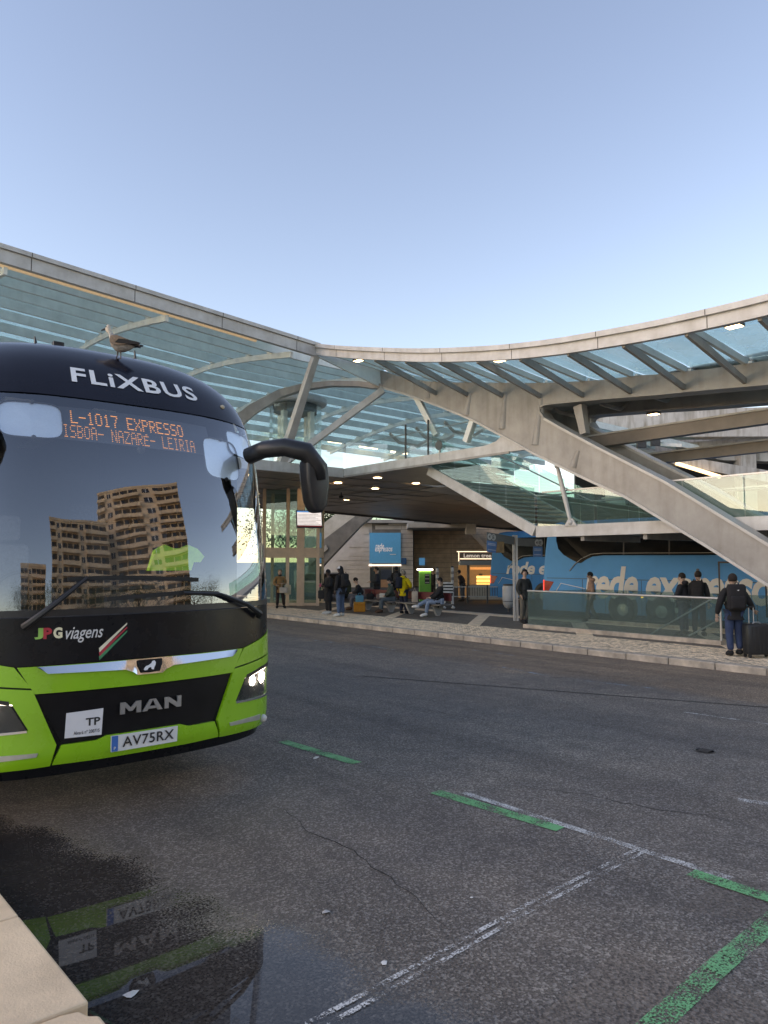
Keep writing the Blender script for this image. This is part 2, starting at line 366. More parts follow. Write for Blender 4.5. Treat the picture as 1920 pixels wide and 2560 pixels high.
# paving strips of limestone cobbles on the platform
def strip(pts, name='paving_strip', mt=None):
    m = MB(); m.prism([Vector((p[0], p[1], PLAT - .2)) for p in pts], (0, 0, .2 - .008 + (.004 if mt else 0)))
    return m.build(name, mt or m_joint, plat)
strip([(14.9, -9), (17.25, -9), (17.25, 51), (14.9, 51)])
for k in range(-2, 13):                                               # diagonal pale bands between the dark fields
    s0 = k * 4.2 - 1
    strip([(17.252, s0), (17.252, s0 + .55), (20.7, s0 + 3.2), (20.7, s0 + 2.65)], mt=m_cob)
strip([(20.702, -9), (21.3, -9), (21.3, 51), (20.702, 51)], mt=m_cob)
m = MB()                                                              # thousands of small cobbles: real stones, one mass
rr = random.Random(3)
s = -8.9
while s < 30:
    stp = .105 if s < 16 else .16
    v = 14.91
    while v < 17.2:
        a, b = v + .006 + rr.uniform(0, .006), v + stp - .006 - rr.uniform(0, .006); c, d = s + .006, s + stp - .006 - rr.uniform(0, .006)
        h = PLAT - .004 + rr.uniform(-.004, .006); q = .012
        m.add([(a, c, h - .01), (b, c, h - .01), (b, d, h - .01), (a, d, h - .01), (a + q, c + q, h), (b - q, c + q, h + rr.uniform(-.002, .002)), (b - q, d - q, h), (a + q, d - q, h)],
              [(4, 5, 6, 7), (0, 1, 5, 4), (1, 2, 6, 5), (2, 3, 7, 6), (3, 0, 4, 7)])
        v += stp
    s += stp
cb = m.build('cobbles', m_cob, plat); tag(cb, kind='stuff')

# painted markings and repairs on the carriageway
def paint(name, c, cover=.5, grain=85., rough=.6):
    m = bpy.data.materials.new(name); m.use_nodes = True; nt = m.node_tree; b = nt.nodes['Principled BSDF']; L = nt.links.new
    tc = nt.nodes.new('ShaderNodeTexCoord'); n = nt.nodes.new('ShaderNodeTexNoise'); n.inputs['Scale'].default_value = grain; n.inputs['Detail'].default_value = 3; n.inputs['Roughness'].default_value = .7
    L(tc.outputs['Object'], n.inputs['Vector'])
    n2 = nt.nodes.new('ShaderNodeTexNoise'); n2.inputs['Scale'].default_value = 5; n2.inputs['Detail'].default_value = 4; L(tc.outputs['Object'], n2.inputs['Vector'])
    ad = nt.nodes.new('ShaderNodeMath'); ad.operation = 'ADD'; L(n.outputs['Fac'], ad.inputs[0])
    sc = nt.nodes.new('ShaderNodeMath'); sc.operation = 'MULTIPLY'; sc.inputs[1].default_value = .7; L(n2.outputs['Fac'], sc.inputs[0]); L(sc.outputs[0], ad.inputs[1])
    r = nt.nodes.new('ShaderNodeMapRange'); t = .85 + (.5 - cover) * .45
    r.inputs['From Min'].default_value = t - .06; r.inputs['From Max'].default_value = t + .06; L(ad.outputs[0], r.inputs['Value'])
    b.inputs['Base Color'].default_value = tuple(c) + (1,); b.inputs['Roughness'].default_value = rough
    tr = nt.nodes.new('ShaderNodeBsdfTransparent'); mx = nt.nodes.new('ShaderNodeMixShader'); L(r.outputs[0], mx.inputs[0]); L(tr.outputs[0], mx.inputs[1]); L(b.outputs[0], mx.inputs[2])
    L(mx.outputs[0], nt.nodes['Material Output'].inputs[0]); return m
p_green = paint('green road paint', (.10, .43, .18), .62); p_white = paint('worn white road paint', (.64, .64, .62), .40); p_blue = paint('faded blue road paint', (.28, .38, .46), .36)
p_green2 = paint('worn green road paint', (.11, .43, .19), .52)
def lift(p, h): return Vector((p.x, p.y, zr(p.x) + h))
def mark(name, quad, mt, h=.005):
    q = [PG(*p) for p in quad]; pts = []
    m = MB(); n = 12
    for i in range(n + 1):
        t = i / n; m.v += [tuple(lift(q[0].lerp(q[1], t), h)), tuple(lift(q[3].lerp(q[2], t), h))]
    for i in range(n): m.f.append((2 * i, 2 * i + 2, 2 * i + 3, 2 * i + 1)); m.m.append(0)
    o = m.build(name, mt, road); return o
def line(name, a, b, w, mt, h=.005):                                   # constant width line between two pixels
    p, q = PG(*a), PG(*b); d = (q - p); d.z = 0; d.normalize(); n = Vector((-d.y, d.x, 0)) * w / 2; m = MB(); k = 10
    for i in range(k + 1):
        c = p.lerp(q, i / k); m.v += [tuple(lift(c + n, h)), tuple(lift(c - n, h))]
    for i in range(k): m.f.append((2 * i, 2 * i + 2, 2 * i + 3, 2 * i + 1)); m.m.append(0)
    return m.build(name, mt, road)
patch = [PG(*p) for p in ((1818, 2196), (2100, 2240), (2200, 2700), (1240, 2640), (1500, 2410))]
m = MB(); m.add([lift(p, .004) for p in patch], [tuple(range(len(patch)))]); m.build('asphalt_repair', m_road2, road)
line('road_marking', (707, 1854), (892, 1909), .13, p_green)
line('road_marking', (1088, 1980), (1402, 2074), .13, p_green)
line('road_marking', (1158, 1983), (1828, 2199), .075, p_white, .006)
line('road_marking', (1600, 2121), (900, 2492), .03, p_white); line('road_marking', (1612, 2130), (930, 2503), .028, p_white)
line('road_marking', (900, 2492), (700, 2597), .03, p_white); line('road_marking', (930, 2503), (740, 2606), .028, p_white)
line('road_marking', (1727, 2184), (2000, 2272), .13, p_green, .009)
line('road_marking', (1985, 2258), (1585, 2614), .11, p_green2, .009)
line('road_marking', (1712, 1781), (2000, 1822), .06, p_white)
line('road_marking', (1845, 2000), (1960, 2017), .1, p_white)
for a, b in (((1180, 1625), (1290, 1640)), ((1255, 1668), (1370, 1690)), ((1440, 1700), (1640, 1722)), ((1830, 1752), (1980, 1772)), ((905, 1612), (985, 1625)), ((780, 1600), (880, 1612)), ((1000, 1672), (1030, 1676))):
    line('road_marking', a, b, .08, p_blue)
line('road_seam', (900, 1690), (2000, 1775), .05, M('tar seam', (.02, .02, .02), .7), .004)
m_crack = M('crack filler', (.02, .019, .018), .8)
for k, (a, b) in enumerate((((1000, 1760), (1500, 1860)), ((1300, 1960), (1920, 2080)), ((620, 2000), (1100, 2330)))):
    rq = random.Random(k + 50); p, q = PG(*a), PG(*b); m = MB(); n = 26; off = 0
    for i in range(n + 1):
        t = i / n; off += rq.uniform(-.035, .035); c_ = p.lerp(q, t); d_ = (q - p).normalized(); pr = Vector((-d_.y, d_.x, 0)); w_ = rq.uniform(.002, .006) * min(1, 4 * t + .1, 4 * (1 - t) + .1)
        m.v += [tuple(lift(c_ + pr * (off + w_), .0035)), tuple(lift(c_ + pr * (off - w_), .0035))]
    for i in range(n): m.f.append((2 * i, 2 * i + 2, 2 * i + 3, 2 * i + 1)); m.m.append(0)
    m.build('crack', m_crack, road)
c = PG(1762, 1878)
mh = thing('manhole_cover', 'small round dark iron cover set in the open asphalt', 'manhole', lift(c, 0))
mh_ = MB().lathe([(.02, .004), (.095, .004), (.105, .007), (.105, .008), (.095, .008), (.09, .006), (.02, .006)], lift(c, 0), 28).build('rim', m_dark, mh)
m = MB().lathe([(.01, .007), (.088, .007)], lift(c, .0), 28)
for k in range(-2, 3): m.box(c.x + k * .03 - .006, c.x + k * .03 + .006, c.y - .06, c.y + .06, zr(c.x) + .007, zr(c.x) + .012)
m.build('lid', M('cast iron', (.045, .045, .05), .55, var=.3, scale=20), mh)
m_paper = M('crumpled paper', (.62, .62, .60), .8, var=.15, scale=20)
def scrap(px, py, r, label, mt):
    c = PG(px, py); rr = random.Random(int(px)); m = MB(); n = 7
    m.v = [tuple(c + Vector((0, 0, r * .6)))]
    for k in range(n): a = 2 * math.pi * k / n; q = rr.uniform(.6, 1.2) * r; m.v.append((c.x + q * math.cos(a), c.y + q * math.sin(a) * .8, c.z + .003 + rr.uniform(0, .3) * r))
    for k in range(n): m.f.append((0, 1 + k, 1 + (k + 1) % n)); m.m.append(0)
    o = m.build('litter', mt); return tag(o, label, 'litter', 'litter on the carriageway')
scrap(327, 2490, .034, 'torn white paper scrap lying in the puddle by the kerb', m_paper)
scrap(813, 2283, .028, 'pale round pebble of litter on wet asphalt', M('dirty white litter', (.42, .41, .4), .8))
scrap(962, 2408, .02, 'white paper scrap beside the double white line', m_paper)
scrap(790, 1897, .04, 'white paper scrap beside the short green dash', m_paper)
scrap(1180, 2245, .012, 'tiny white paper bit on asphalt between green dash and double line', m_paper)

# ================================================================== GREEN COACH (front end seen close)
VB, SB = 2.12, 5.27
_p = 2.5; _N = 240
_ph = [math.pi / 2 * i / _N for i in range(_N + 1)]
_fx = [math.sin(t) ** (2 / _p) for t in _ph]; _fd = [1 - max(0, math.cos(t)) ** (2 / _p) for t in _ph]
_arc = [0]
for i in range(_N): _arc.append(_arc[-1] + math.hypot((_fx[i + 1] - _fx[i]) * 1.28, (_fd[i + 1] - _fd[i]) * .58))
ARC = _arc[-1]; _arc = [a / ARC for a in _arc]
def interp(x, xs, ys):
    if x <= xs[0]: return ys[0]
    for i in range(len(xs) - 1):
        if x <= xs[i + 1]:
            t = (x - xs[i]) / (xs[i + 1] - xs[i]); return ys[i] + t * (ys[i + 1] - ys[i])
    return ys[-1]
def plan(a):
    s = 1 if a >= 0 else -1; a = abs(a)
    if a >= 1: return s * 1.0, 1.0
    lo, hi = 0, _N
    while hi - lo > 1:
        k = (lo + hi) // 2
        if _arc[k] <= a: lo = k
        else: hi = k
    t = (a - _arc[lo]) / (_arc[hi] - _arc[lo]); return s * (_fx[lo] + t * (_fx[hi] - _fx[lo])), _fd[lo] + t * (_fd[hi] - _fd[lo])
ZK = [.25, .48, .56, .7, 1.0, 1.35, 1.8, 2.3, 2.8, 3.1, 3.3, 3.45, 3.57, 3.67, 3.74, 3.79, 3.81]
WK = [1.2, 1.255, 1.28, 1.29, 1.295, 1.295, 1.295, 1.29, 1.285, 1.272, 1.25, 1.205, 1.14, 1.04, .90, .66, .2]
YK = [.16, .03, .0, .0, .0, .02, .06, .14, .26, .38, .5, .62, .755, .92, 1.15, 1.6, 2.2]
DK = [.5, .55, .57, .58, .57, .56, .55, .55, .55, .56, .6, .66, .72, .78, .8, .75, .5]
def catmull(x, xs, ys):
    if x <= xs[0]: return ys[0]
    if x >= xs[-1]: return ys[-1]
    for i in range(len(xs) - 1):
        if x <= xs[i + 1]: break
    h = xs[i + 1] - xs[i]; t = (x - xs[i]) / h
    m0 = (ys[i + 1] - ys[max(i - 1, 0)]) / (xs[i + 1] - xs[max(i - 1, 0)]); m1 = (ys[min(i + 2, len(ys) - 1)] - ys[i]) / (xs[min(i + 2, len(xs) - 1)] - xs[i])
    return (2 * t ** 3 - 3 * t * t + 1) * ys[i] + (t ** 3 - 2 * t * t + t) * h * m0 + (-2 * t ** 3 + 3 * t * t) * ys[i + 1] + (t ** 3 - t * t) * h * m1
def S0(a, z):
    W, Y, D = catmull(z, ZK, WK), catmull(z, ZK, YK), catmull(z, ZK, DK); x, d = plan(a)
    y = Y + D * d
    if abs(a) > 1: y += (abs(a) - 1) * ARC
    return Vector((VB + W * x, SB + y, z))
def SN(a, z):
    e = .004; aa = max(-.995, min(.995, a)); du = S0(aa + e, z) - S0(aa - e, z); dz = S0(aa, z + e) - S0(aa, max(.25, z - e))
    return du.cross(dz).normalized()
def S(a, z, off=0.): return S0(a, z) + SN(a, z) * off
def band(cols, off=.0, nz=10, sub_=6, back=None):
    """cols: (a_bottom, z_bottom, a_top, z_top) stations across the front, refined; back = thickness of the turned-in edge"""
    c2 = []
    for i in range(len(cols) - 1):
        for k in range(sub_): t = k / sub_; c2.append(tuple(p + (q - p) * t for p, q in zip(cols[i], cols[i + 1])))
    c2.append(cols[-1]); m = MB(); n = len(c2)
    for (ab, zb, at, zt) in c2:
        for j in range(nz + 1): t = j / nz; m.v.append(tuple(S(ab + (at - ab) * t, zb + (zt - zb) * t, off if not isinstance(off, tuple) else off[0] + (off[1] - off[0]) * t)))
    if isinstance(off, tuple): off = min(off)
    for i in range(n - 1):
        for j in range(nz): a = i * (nz + 1) + j; m.f.append((a, a + nz + 1, a + nz + 2, a + 1)); m.m.append(0)
    if back:
        ring = [i * (nz + 1) for i in range(n)] + [(n - 1) * (nz + 1) + j for j in range(1, nz + 1)] + [i * (nz + 1) + nz for i in range(n - 2, -1, -1)] + [j for j in range(nz - 1, 0, -1)]
        o = len(m.v)
        par = {}
        for i, (ab, zb, at, zt) in enumerate(c2):
            for j in range(nz + 1): t = j / nz; par[i * (nz + 1) + j] = (ab + (at - ab) * t, zb + (zt - zb) * t)
        for r in ring: m.v.append(tuple(S(*par[r], off - back)))
        for i in range(len(ring)): a, b = ring[i], ring[(i + 1) % len(ring)]; m.f.append((a, b, o + (i + 1) % len(ring), o + i)); m.m.append(0)
    return m
m_green = M('lime green coach paint', (.215, .53, .02), .28, var=.06, scale=4, coat=.6, streak=.12)
m_navy = M('black navy coach paint', (.012, .013, .022), .22, var=.15, scale=3, coat=.15, spec=.3, c2=(.009, .010, .017))
m_blackgloss = M('black gloss panel', (.010, .011, .014), .28, var=.25, scale=5, spec=.2)
m_led = M('orange led', (.2, .08, .02), .5, emit=(1, .45, .13), es=.42)
m_wtext = M('white vinyl', (.80, .80, .80), .5, var=.04)
m_interior = M('dark interior', (.05, .052, .056), .8, var=.3, scale=4)
m_seat = M('grey seat fabric', (.13, .135, .15), .9, var=.3, scale=30)
m_shade = M('silvery foil sunshade', (.90, .95, .96), .45, .85, var=.04, scale=60)
g_wind = glass('windscreen glass', (.88, .92, .94), .16, .0)
def wavy(mat, scale, strength):
    nt = mat.node_tree; tc = nt.nodes.new('ShaderNodeTexCoord'); n = nt.nodes.new('ShaderNodeTexNoise'); n.inputs['Scale'].default_value = scale; n.inputs['Detail'].default_value = 1.5
    bp = nt.nodes.new('ShaderNodeBump'); bp.inputs['Strength'].default_value = 1; bp.inputs['Distance'].default_value = strength
    nt.links.new(tc.outputs['Object'], n.inputs['Vector']); nt.links.new(n.outputs['Fac'], bp.inputs['Height'])
    for q in nt.nodes:
        if q.type == 'BSDF_GLOSSY': nt.links.new(bp.outputs[0], q.inputs['Normal'])
wavy(g_wind, 1.2, .008)
bus = thing('green_coach', 'lime green and black coach with lit headlights parked at the near kerb', 'bus', (VB, SB + .9, 0))
NC = [(-1, 1), (1, 1)]
def full(zb, zt, amax, st=None): return [(a, zb, a, zt) for a in (st or [-amax + 2 * amax * i / 10 for i in range(11)])]
# inner shell: the core of the front below the windscreen
band(full(.40, 1.5, 1.0), -.022, 14, 8).build('front_core', m_blackgloss, bus, True)
# roof cap with turned-over top, sides and back
m = MB(); za = lambda a: 3.15 - .10 * max(0, abs(a) - .45) ** 1.3
rows = 26; AA = [-1 + 2 * i / 96 for i in range(97)]
for a in AA:
    z0 = za(a)
    for j in range(rows + 1):
        t = j / rows; z = z0 + (3.81 - z0) * (1 - (1 - t) ** 2.0); m.v.append(tuple(S0(a, z)))
for i in range(len(AA) - 1):
    for j in range(rows): q = i * (rows + 1) + j; m.f.append((q, q + rows + 1, q + rows + 2, q + 1)); m.m.append(0)
m.build('roof_cap', m_navy, bus, 'all')
# body behind the front: sides, roof, tail (lofted tube along the length)
sect = [(-1.295, .42), (-1.295, 1.35), (-1.29, 2.3), (-1.272, 3.1), (-1.25, 3.3), (-1.205, 3.45), (-1.14, 3.57), (-1.04, 3.67), (-.9, 3.74), (-.66, 3.79), (0, 3.81)]
sect = sect + [(-x, z) for x, z in sect[-2::-1]]
m = MB(); ys = [1.0 + .02, 3, 6, 9, 12.6, 12.9]
def ystart(z): return catmull(z, ZK, YK) + catmull(z, ZK, DK) - .01
for x, z in sect:
    for k, y in enumerate(ys):
        yy = max(y, ystart(z)) if k == 0 else y; q = .94 if k == len(ys) - 1 else 1
        m.v.append((VB + x * q, SB + yy, z * (.985 if k == len(ys) - 1 and z > 3 else 1)))
ny = len(ys)
for i in range(len(sect) - 1):
    for k in range(ny - 1): a = i * ny + k; m.f.append((a, a + 1, a + ny + 1, a + ny)); m.m.append(0 if sect[i][1] < 1.3 and sect[i + 1][1] < 1.4 else 1)
m.f.append(tuple(i * ny + ny - 1 for i in range(len(sect)))); m.m.append(1)
body = m.build('body_shell', [m_green, m_navy], bus, True)
MB().box(VB - 1.2, VB + 1.2, SB + .65, SB + 12.5, .40, .47).build('underbody', m_black, bus)
for sx in (-1, 1):
    for y in (2.4, 4.2, 6.0, 7.8, 9.6): MB().box(VB + sx * 1.285 - .012, VB + sx * 1.285 + .012, SB + y, SB + y + 1.7, 1.75, 3.0).build('side_window', M('dark side glass', (.01, .011, .013), .05, var=.1), bus)
    for y in (2.3, 8.6, 10.0):
        w = MB().lathe([(.25, -.14), (.47, -.13), (.5, -.09), (.5, .09), (.47, .13), (.25, .14)], (VB + sx * 1.11, SB + y, .5), 28, axis='x').build('wheel', m_rubber, bus, True); sub(w, bus)
        MB().lathe([(.02, -.11), (.26, -.12), (.26, .12), (.02, .11)], (VB + sx * 1.11, SB + y, .5), 20, axis='x').build('rim', m_galv, w)
# windscreen, its black border and the pillars
st = [-.93, -.8, -.6, -.4, -.2, 0, .2, .4, .6, .8, .93]
ws = band([(a, 1.53, a, za(a) - .012) for a in st], .0, 26, 8).build('windscreen', g_wind, bus, 'all')
for sgn in (-1, 1):
    band([(sgn * .925, 1.50, sgn * .925, za(.93) - .005), (sgn * 1.0, 1.50, sgn * 1.0, za(1) - .005)], .003, 16, 4).build('pillar', m_blackgloss, bus, 'all')
band([(a, 1.515, a, 1.56) for a in st], .003, 1, 8).build('windscreen_seal', m_black, bus)
# black panel below the windscreen
bz = lambda a: 1.185 + max(0, abs(a) - .55) * .36
band([(a, bz(a), a, 1.508) for a in (-1, -.85, -.7, -.55, -.3, 0, .3, .55, .7, .85, 1)], .0, 12, 6, .02).build('front_panel', m_blackgloss, bus, True)
# green bodywork, each panel with its own gap
band([(-.475, .995, -.545, 1.178), (0, .990, 0, 1.178), (.475, .995, .545, 1.178)], .004, 6, 14, .03).build('bonnet_flap', m_green, bus, True)
band([(-.362, .645, -.468, .985), (0, .645, 0, .980), (.362, .645, .468, .985)], -.012, 6, 14, .02).build('grille_panel', M('black grille', (.007, .007, .009), .45, var=.3, scale=8, spec=.2), bus, True)
lb = [(-.405, .505, -.365, .635), (-.22, .500, -.22, .636), (-.19, .500, -.175, .66), (.175, .5, .175, .66), (.22, .5, .22, .636), (.405, .505, .365, .635)]
band(lb, .006, 5, 6, .05).build('lower_bumper', m_green, bus, True)
for sg in (-1, 1):
    band([(sg * .488, 1.035, sg * .556, 1.180), (sg * .7, 1.075, sg * .7, bz(.7) - .008), (sg * 1.0, 1.13, sg * 1, bz(1) - .008)], .004, 6, 8, .03).build('corner_panel', m_green, bus, True)
    # bumper corner: above, inside, below and outside the headlight
    cp = MB()
    for cols in ([(sg * .56, .935, sg * .483, 1.022), (sg * .7, .985, sg * .7, 1.062), (sg * 1, 1.03, sg * 1, 1.118)],
                 [(sg * .385, .64, sg * .483, 1.022), (sg * .495, .755, sg * .56, .935)],
                 [(sg * .413, .50, sg * .385, .64), (sg * .5, .495, sg * .495, .755), (sg * .7, .49, sg * .7, .742), (sg * .9, .50, sg * .9, .74), (sg * 1, .52, sg * 1, .74)],
                 [(sg * .90, .74, sg * .92, 1.014), (sg * 1, .74, sg * 1, 1.03)]):
        b_ = band(cols, .006, 8, 6, .04); o_ = len(cp.v); cp.v += b_.v; cp.f += [tuple(i + o_ for i in f) for f in b_.f]; cp.m += b_.m
    bc = cp.build('bumper_corner', m_green, bus, True); sub(bc, bus)
    # recessed strip lamp with chrome lip
    band([(sg * .465, .575, sg * .458, .60), (sg * .6, .568, sg * .6, .603), (sg * .70, .555, sg * .7, .60)], .014, 3, 5, .02).build('strip_lamp', M('satin silver', (.55, .57, .55), .3, .6), bus)
    q = S(sg * .745, .553, .012); MB().ball(q, (.035, .035, .035), 12).build('fog_lamp', M('fog lens', (.6, .6, .6), .15), bus, True)
    # headlight: black housing, lit lamps and a clear cover
    hc = [(sg * .503, .757, sg * .568, .93), (sg * .62, .752, sg * .64, .955), (sg * .75, .748, sg * .76, .985), (sg * .896, .745, sg * .915, 1.005)]
    hl = band(hc, -.05, 4, 6).build('headlight', M('headlight bowl', (.55, .56, .58), .25, .9), bus); sub(hl, bus)
    band([(sg * .50, .742, sg * .503, .757), (sg * .7, .733, sg * .7, .75), (sg * .896, .735, sg * .896, .748)], .012, 2, 6, .02).build('chrome_trim', m_chrome, hl)
    band([(sg * .57, .93, sg * .573, .958), (sg * .7, .972, sg * .7, 1.0), (sg * .905, 1.0, sg * .905, 1.028)], .009, 2, 6, .02).build('headlight_brow', m_black, hl)
    m_lamp = M('lit headlamp', (1, 1, 1), .3, emit=(.95, .97, 1), es=14); m_drl = M('lit running light', (1, 1, 1), .3, emit=(.95, .97, 1), es=2.2)
    for aa, zz, rr_ in ((.645, .89, .05), (.75, .90, .06)):
        q = S(sg * aa, zz, -.035); T = SN(sg * aa, zz).to_track_quat('Z', 'Y').to_matrix()
        MB().ball(q, (rr_, rr_, rr_ * .5), 16, T=T).build('lamp', m_lamp, hl, 'all')
    for aa, zz, rr_ in ((.60, .82, .032), (.70, .815, .036), (.80, .83, .04)):
        q = S(sg * aa, zz, -.04); T = SN(sg * aa, zz).to_track_quat('Z', 'Y').to_matrix()
        MB().ball(q, (rr_, rr_, rr_ * .5), 16, T=T).build('lens', M('dim lens', (.42, .43, .45), .1, .7), hl, 'all')
    band([(sg * .555, .925, sg * .562, .937), (sg * .7, .952, sg * .7, .966), (sg * .88, .978, sg * .88, .99)], -.01, 2, 8).build('running_light', m_drl, hl)
    band(hc, .002, 4, 6).build('headlight_cover', g_clear, hl, 'all')
# chrome strip with the badge
ct = 1.176
cc = [(-.455, 1.162, -.47, ct), (-.425, 1.128, -.44, ct), (-.25, 1.120, -.25, ct - .002), (-.10, 1.112, -.10, ct), (-.062, 1.088, -.062, ct + .002), (-.045, 1.066, -.045, ct + .002), (.075, 1.066, .075, ct + .002), (.092, 1.088, .092, ct + .002), (.13, 1.112, .13, ct), (.28, 1.120, .28, ct - .002), (.46, 1.128, .475, ct), (.49, 1.162, .505, ct)]
band(cc, (.030, .010), 5, 4, .0101).build('chrome_strip', m_chrome, bus, True)
bd = [(-.042, 1.135, -.046, 1.166), (-.03, 1.08, -.04, 1.171), (.015, 1.077, .015, 1.171), (.06, 1.08, .07, 1.171), (.072, 1.135, .076, 1.166)]
bg_ = band(bd, (.034, .018), 4, 4).build('badge', m_blackgloss, bus); sub(bg_, bus)
lion = [(-.012, 1.094), (.0, 1.096), (.006, 1.110), (.018, 1.114), (.02, 1.098), (.03, 1.095), (.034, 1.112), (.04, 1.126), (.043, 1.146), (.036, 1.160), (.026, 1.156), (.02, 1.142), (.008, 1.130), (-.006, 1.124), (-.014, 1.112), (-.018, 1.100)]
LM = MB(); LM.add([S(a, z, .037 - (z - 1.08) * .18) for a, z in lion], [tuple(range(len(lion)))]); LM.build('lion_emblem', M('silver emblem', (.75, .76, .78), .4), bg_, tri=True)
def on_bus(a0, a1, z0, z1, off): return lambda u, w: S(a0 + (a1 - a0) * u, z0 + (z1 - z0) * w, off)
m_silver = M('brushed silver', (.50, .50, .50), .3, .7)
for polys, a0, a1 in (([[(0, 0), (0, 1), (.24, 1), (.5, .5), (.76, 1), (1, 1), (1, 0), (.78, 0), (.78, .6), (.58, .2), (.42, .2), (.22, .6), (.22, 0)]], -.118, -.022),
                      ([[(0, 0), (.36, 1), (.52, 1), (.44, .72), (.24, 0)], [(1, 0), (.66, 1), (.50, 1), (.56, .72), (.76, 0)], [(.3, .18), (.36, .40), (.64, .40), (.70, .18)]], -.016, .082),
                      ([[(0, 0), (0, 1), (.26, 1), (.76, .42), (.76, 1), (1, 1), (1, 0), (.74, 0), (.24, .58), (.24, 0)]], .092, .176)):
    fn = on_bus(a0, a1, .795, .878, .0); m = MB()
    for pl3 in polys: m.prism([fn(*q) for q in pl3], (0, -.014, 0))
    m.build('letter', m_silver, bus, tri=True)
text_on('roof_lettering', 'FLiXBUS', on_bus(-.285, .415, 3.285, 3.425, .006), m_wtext, bus, .022, spacing=1.12)
# operator's lettering below the windscreen
for ch, a0, a1, c in (('J', -.48, -.445, (.25, .55, .12)), ('P', -.445, -.41, (.55, .03, .05)), ('G', -.405, -.368, (.80, .74, .52))):
    text_on('lettering', ch, on_bus(a0, a1, 1.362, 1.438, .004), M('vinyl ' + ch, c, .5), bus, .05)
text_on('lettering', 'viagens', on_bus(-.355, -.195, 1.325, 1.435, .004), M('grey vinyl', (.62, .62, .62), .5), bus, .008, .35)
for k, c in enumerate(((.78, .72, .55), (.5, .03, .05), (.02, .25, .12))):
    dz = -.028 * k
    a0, a1 = -.215, -.09
    MB().add([S(a0, 1.265 + dz + .012, .004), S(a0 + .003, 1.248 + dz, .004), S(a1 + .002, 1.435 + dz, .004), S(a1 + .002, 1.448 + dz, .004)], [(0, 1, 2, 3)]).build('stripe', M('stripe %d' % k, c, .5), bus)
# plate and permit card
pl = band([(-.158, .545, -.158, .653), (.158, .545, .158, .653)], .022, 1, 6, .012).build('number_plate', M('plate white', (.72, .73, .74), .4, var=.04), bus); sub(pl, bus)
band([(-.156, .548, -.156, .650), (-.128, .548, -.128, .650)], .0245, 1, 2).build('plate_band', M('plate blue', (.02, .16, .5), .4), pl)
m_ink = M('black ink', (.02, .02, .022), .6)
text_on('plate_lettering', 'AV75RX', on_bus(-.108, .138, .567, .636, .0255), m_ink, pl, .012, spacing=1.06)
text_on('plate_lettering', 'P', on_bus(-.147, -.138, .558, .578, .026), m_wtext, pl, .01)
card = band([(-.352, .675, -.346, .845), (-.196, .668, -.19, .852)], -.006, 1, 4, .004).build('permit_card', M('white card', (.70, .70, .74), .6, var=.05), bus); sub(card, bus)
text_on('card_lettering', 'TP', on_bus(-.265, -.203, .742, .796, -.0035), m_ink, card, .025)
text_on('card_lettering', 'Alvará nº 200715', on_bus(-.315, -.205, .690, .714, -.0035), m_ink, card, .01)
# wipers
def tpath(pts, r, name, off=.03):
    return MB().tube([S(a, z, o) for a, z, o in pts], r, 8)
for arm, blade, arm2 in ((((-.52, 1.45, .02), (-.50, 1.475, .05), (-.40, 1.60, .06), (-.27, 1.775, .045)), ((-.35, 1.768), (-.2, 1.776), (.0, 1.772), (.27, 1.75)), (-.27, 1.775)),
                         (((.67, 1.43, .02), (.655, 1.45, .05), (.55, 1.535, .06), (.385, 1.63, .045)), ((-.18, 1.622), (.0, 1.638), (.2, 1.652), (.385, 1.638)), (.18, 1.65))):
    w = MB().tube([S(*q) for q in arm], [.028, .024, .019, .013], 8).build('wiper', m_black, bus, True); sub(w, bus)
    a0, z0 = arm[-1][0], arm[-1][1]
    MB().tube([S(a0, z0, .045), S(arm2[0], arm2[1], .045)], .012, 8).build('wiper_link', m_black, w, True)
    n = len(blade); bl = MB()
    pp = [S(interp(t / 12 * (n - 1), range(n), [b[0] for b in blade]), interp(t / 12 * (n - 1), range(n), [b[1] for b in blade]), .018) for t in range(13)]
    bl.path(pp, .012, .03); bl.build('wiper_blade', m_rubber, w)
# destination display behind the glass
db = band([(-.40, 2.845, -.405, 3.13), (0, 2.84, 0, 3.135), (.47, 2.835, .47, 3.12)], -.10, 6, 8).build('destination_display', M('display board', (.045, .055, .07), .6), bus); sub(db, bus)
F5 = {'A': '01110 10001 10001 11111 10001 10001 10001', 'B': '11110 10001 10001 11110 10001 10001 11110', 'E': '11111 10000 10000 11110 10000 10000 11111', 'I': '01110 00100 00100 00100 00100 00100 01110',
      'L': '10000 10000 10000 10000 10000 10000 11111', 'N': '10001 11001 11001 10101 10011 10011 10001', 'O': '01110 10001 10001 10001 10001 10001 01110', 'P': '11110 10001 10001 11110 10000 10000 10000', 'R': '11110 10001 10001 11110 10100 10010 10001',
      'S': '01111 10000 10000 01110 00001 00001 11110', 'X': '10001 10001 01010 00100 01010 10001 10001', 'Z': '11111 00001 00010 00100 01000 10000 11111', 'É': '00110 11111 10000 11110 10000 10000 11111', '-': '00000 00000 00000 11111 00000 00000 00000', ' ': '00000 00000 00000 00000 00000 00000 00000',
      '1': '00100 01100 00100 00100 00100 00100 01110', '0': '01110 10001 10001 10001 10001 10001 01110', '7': '11111 00001 00010 00010 00100 00100 00100'}
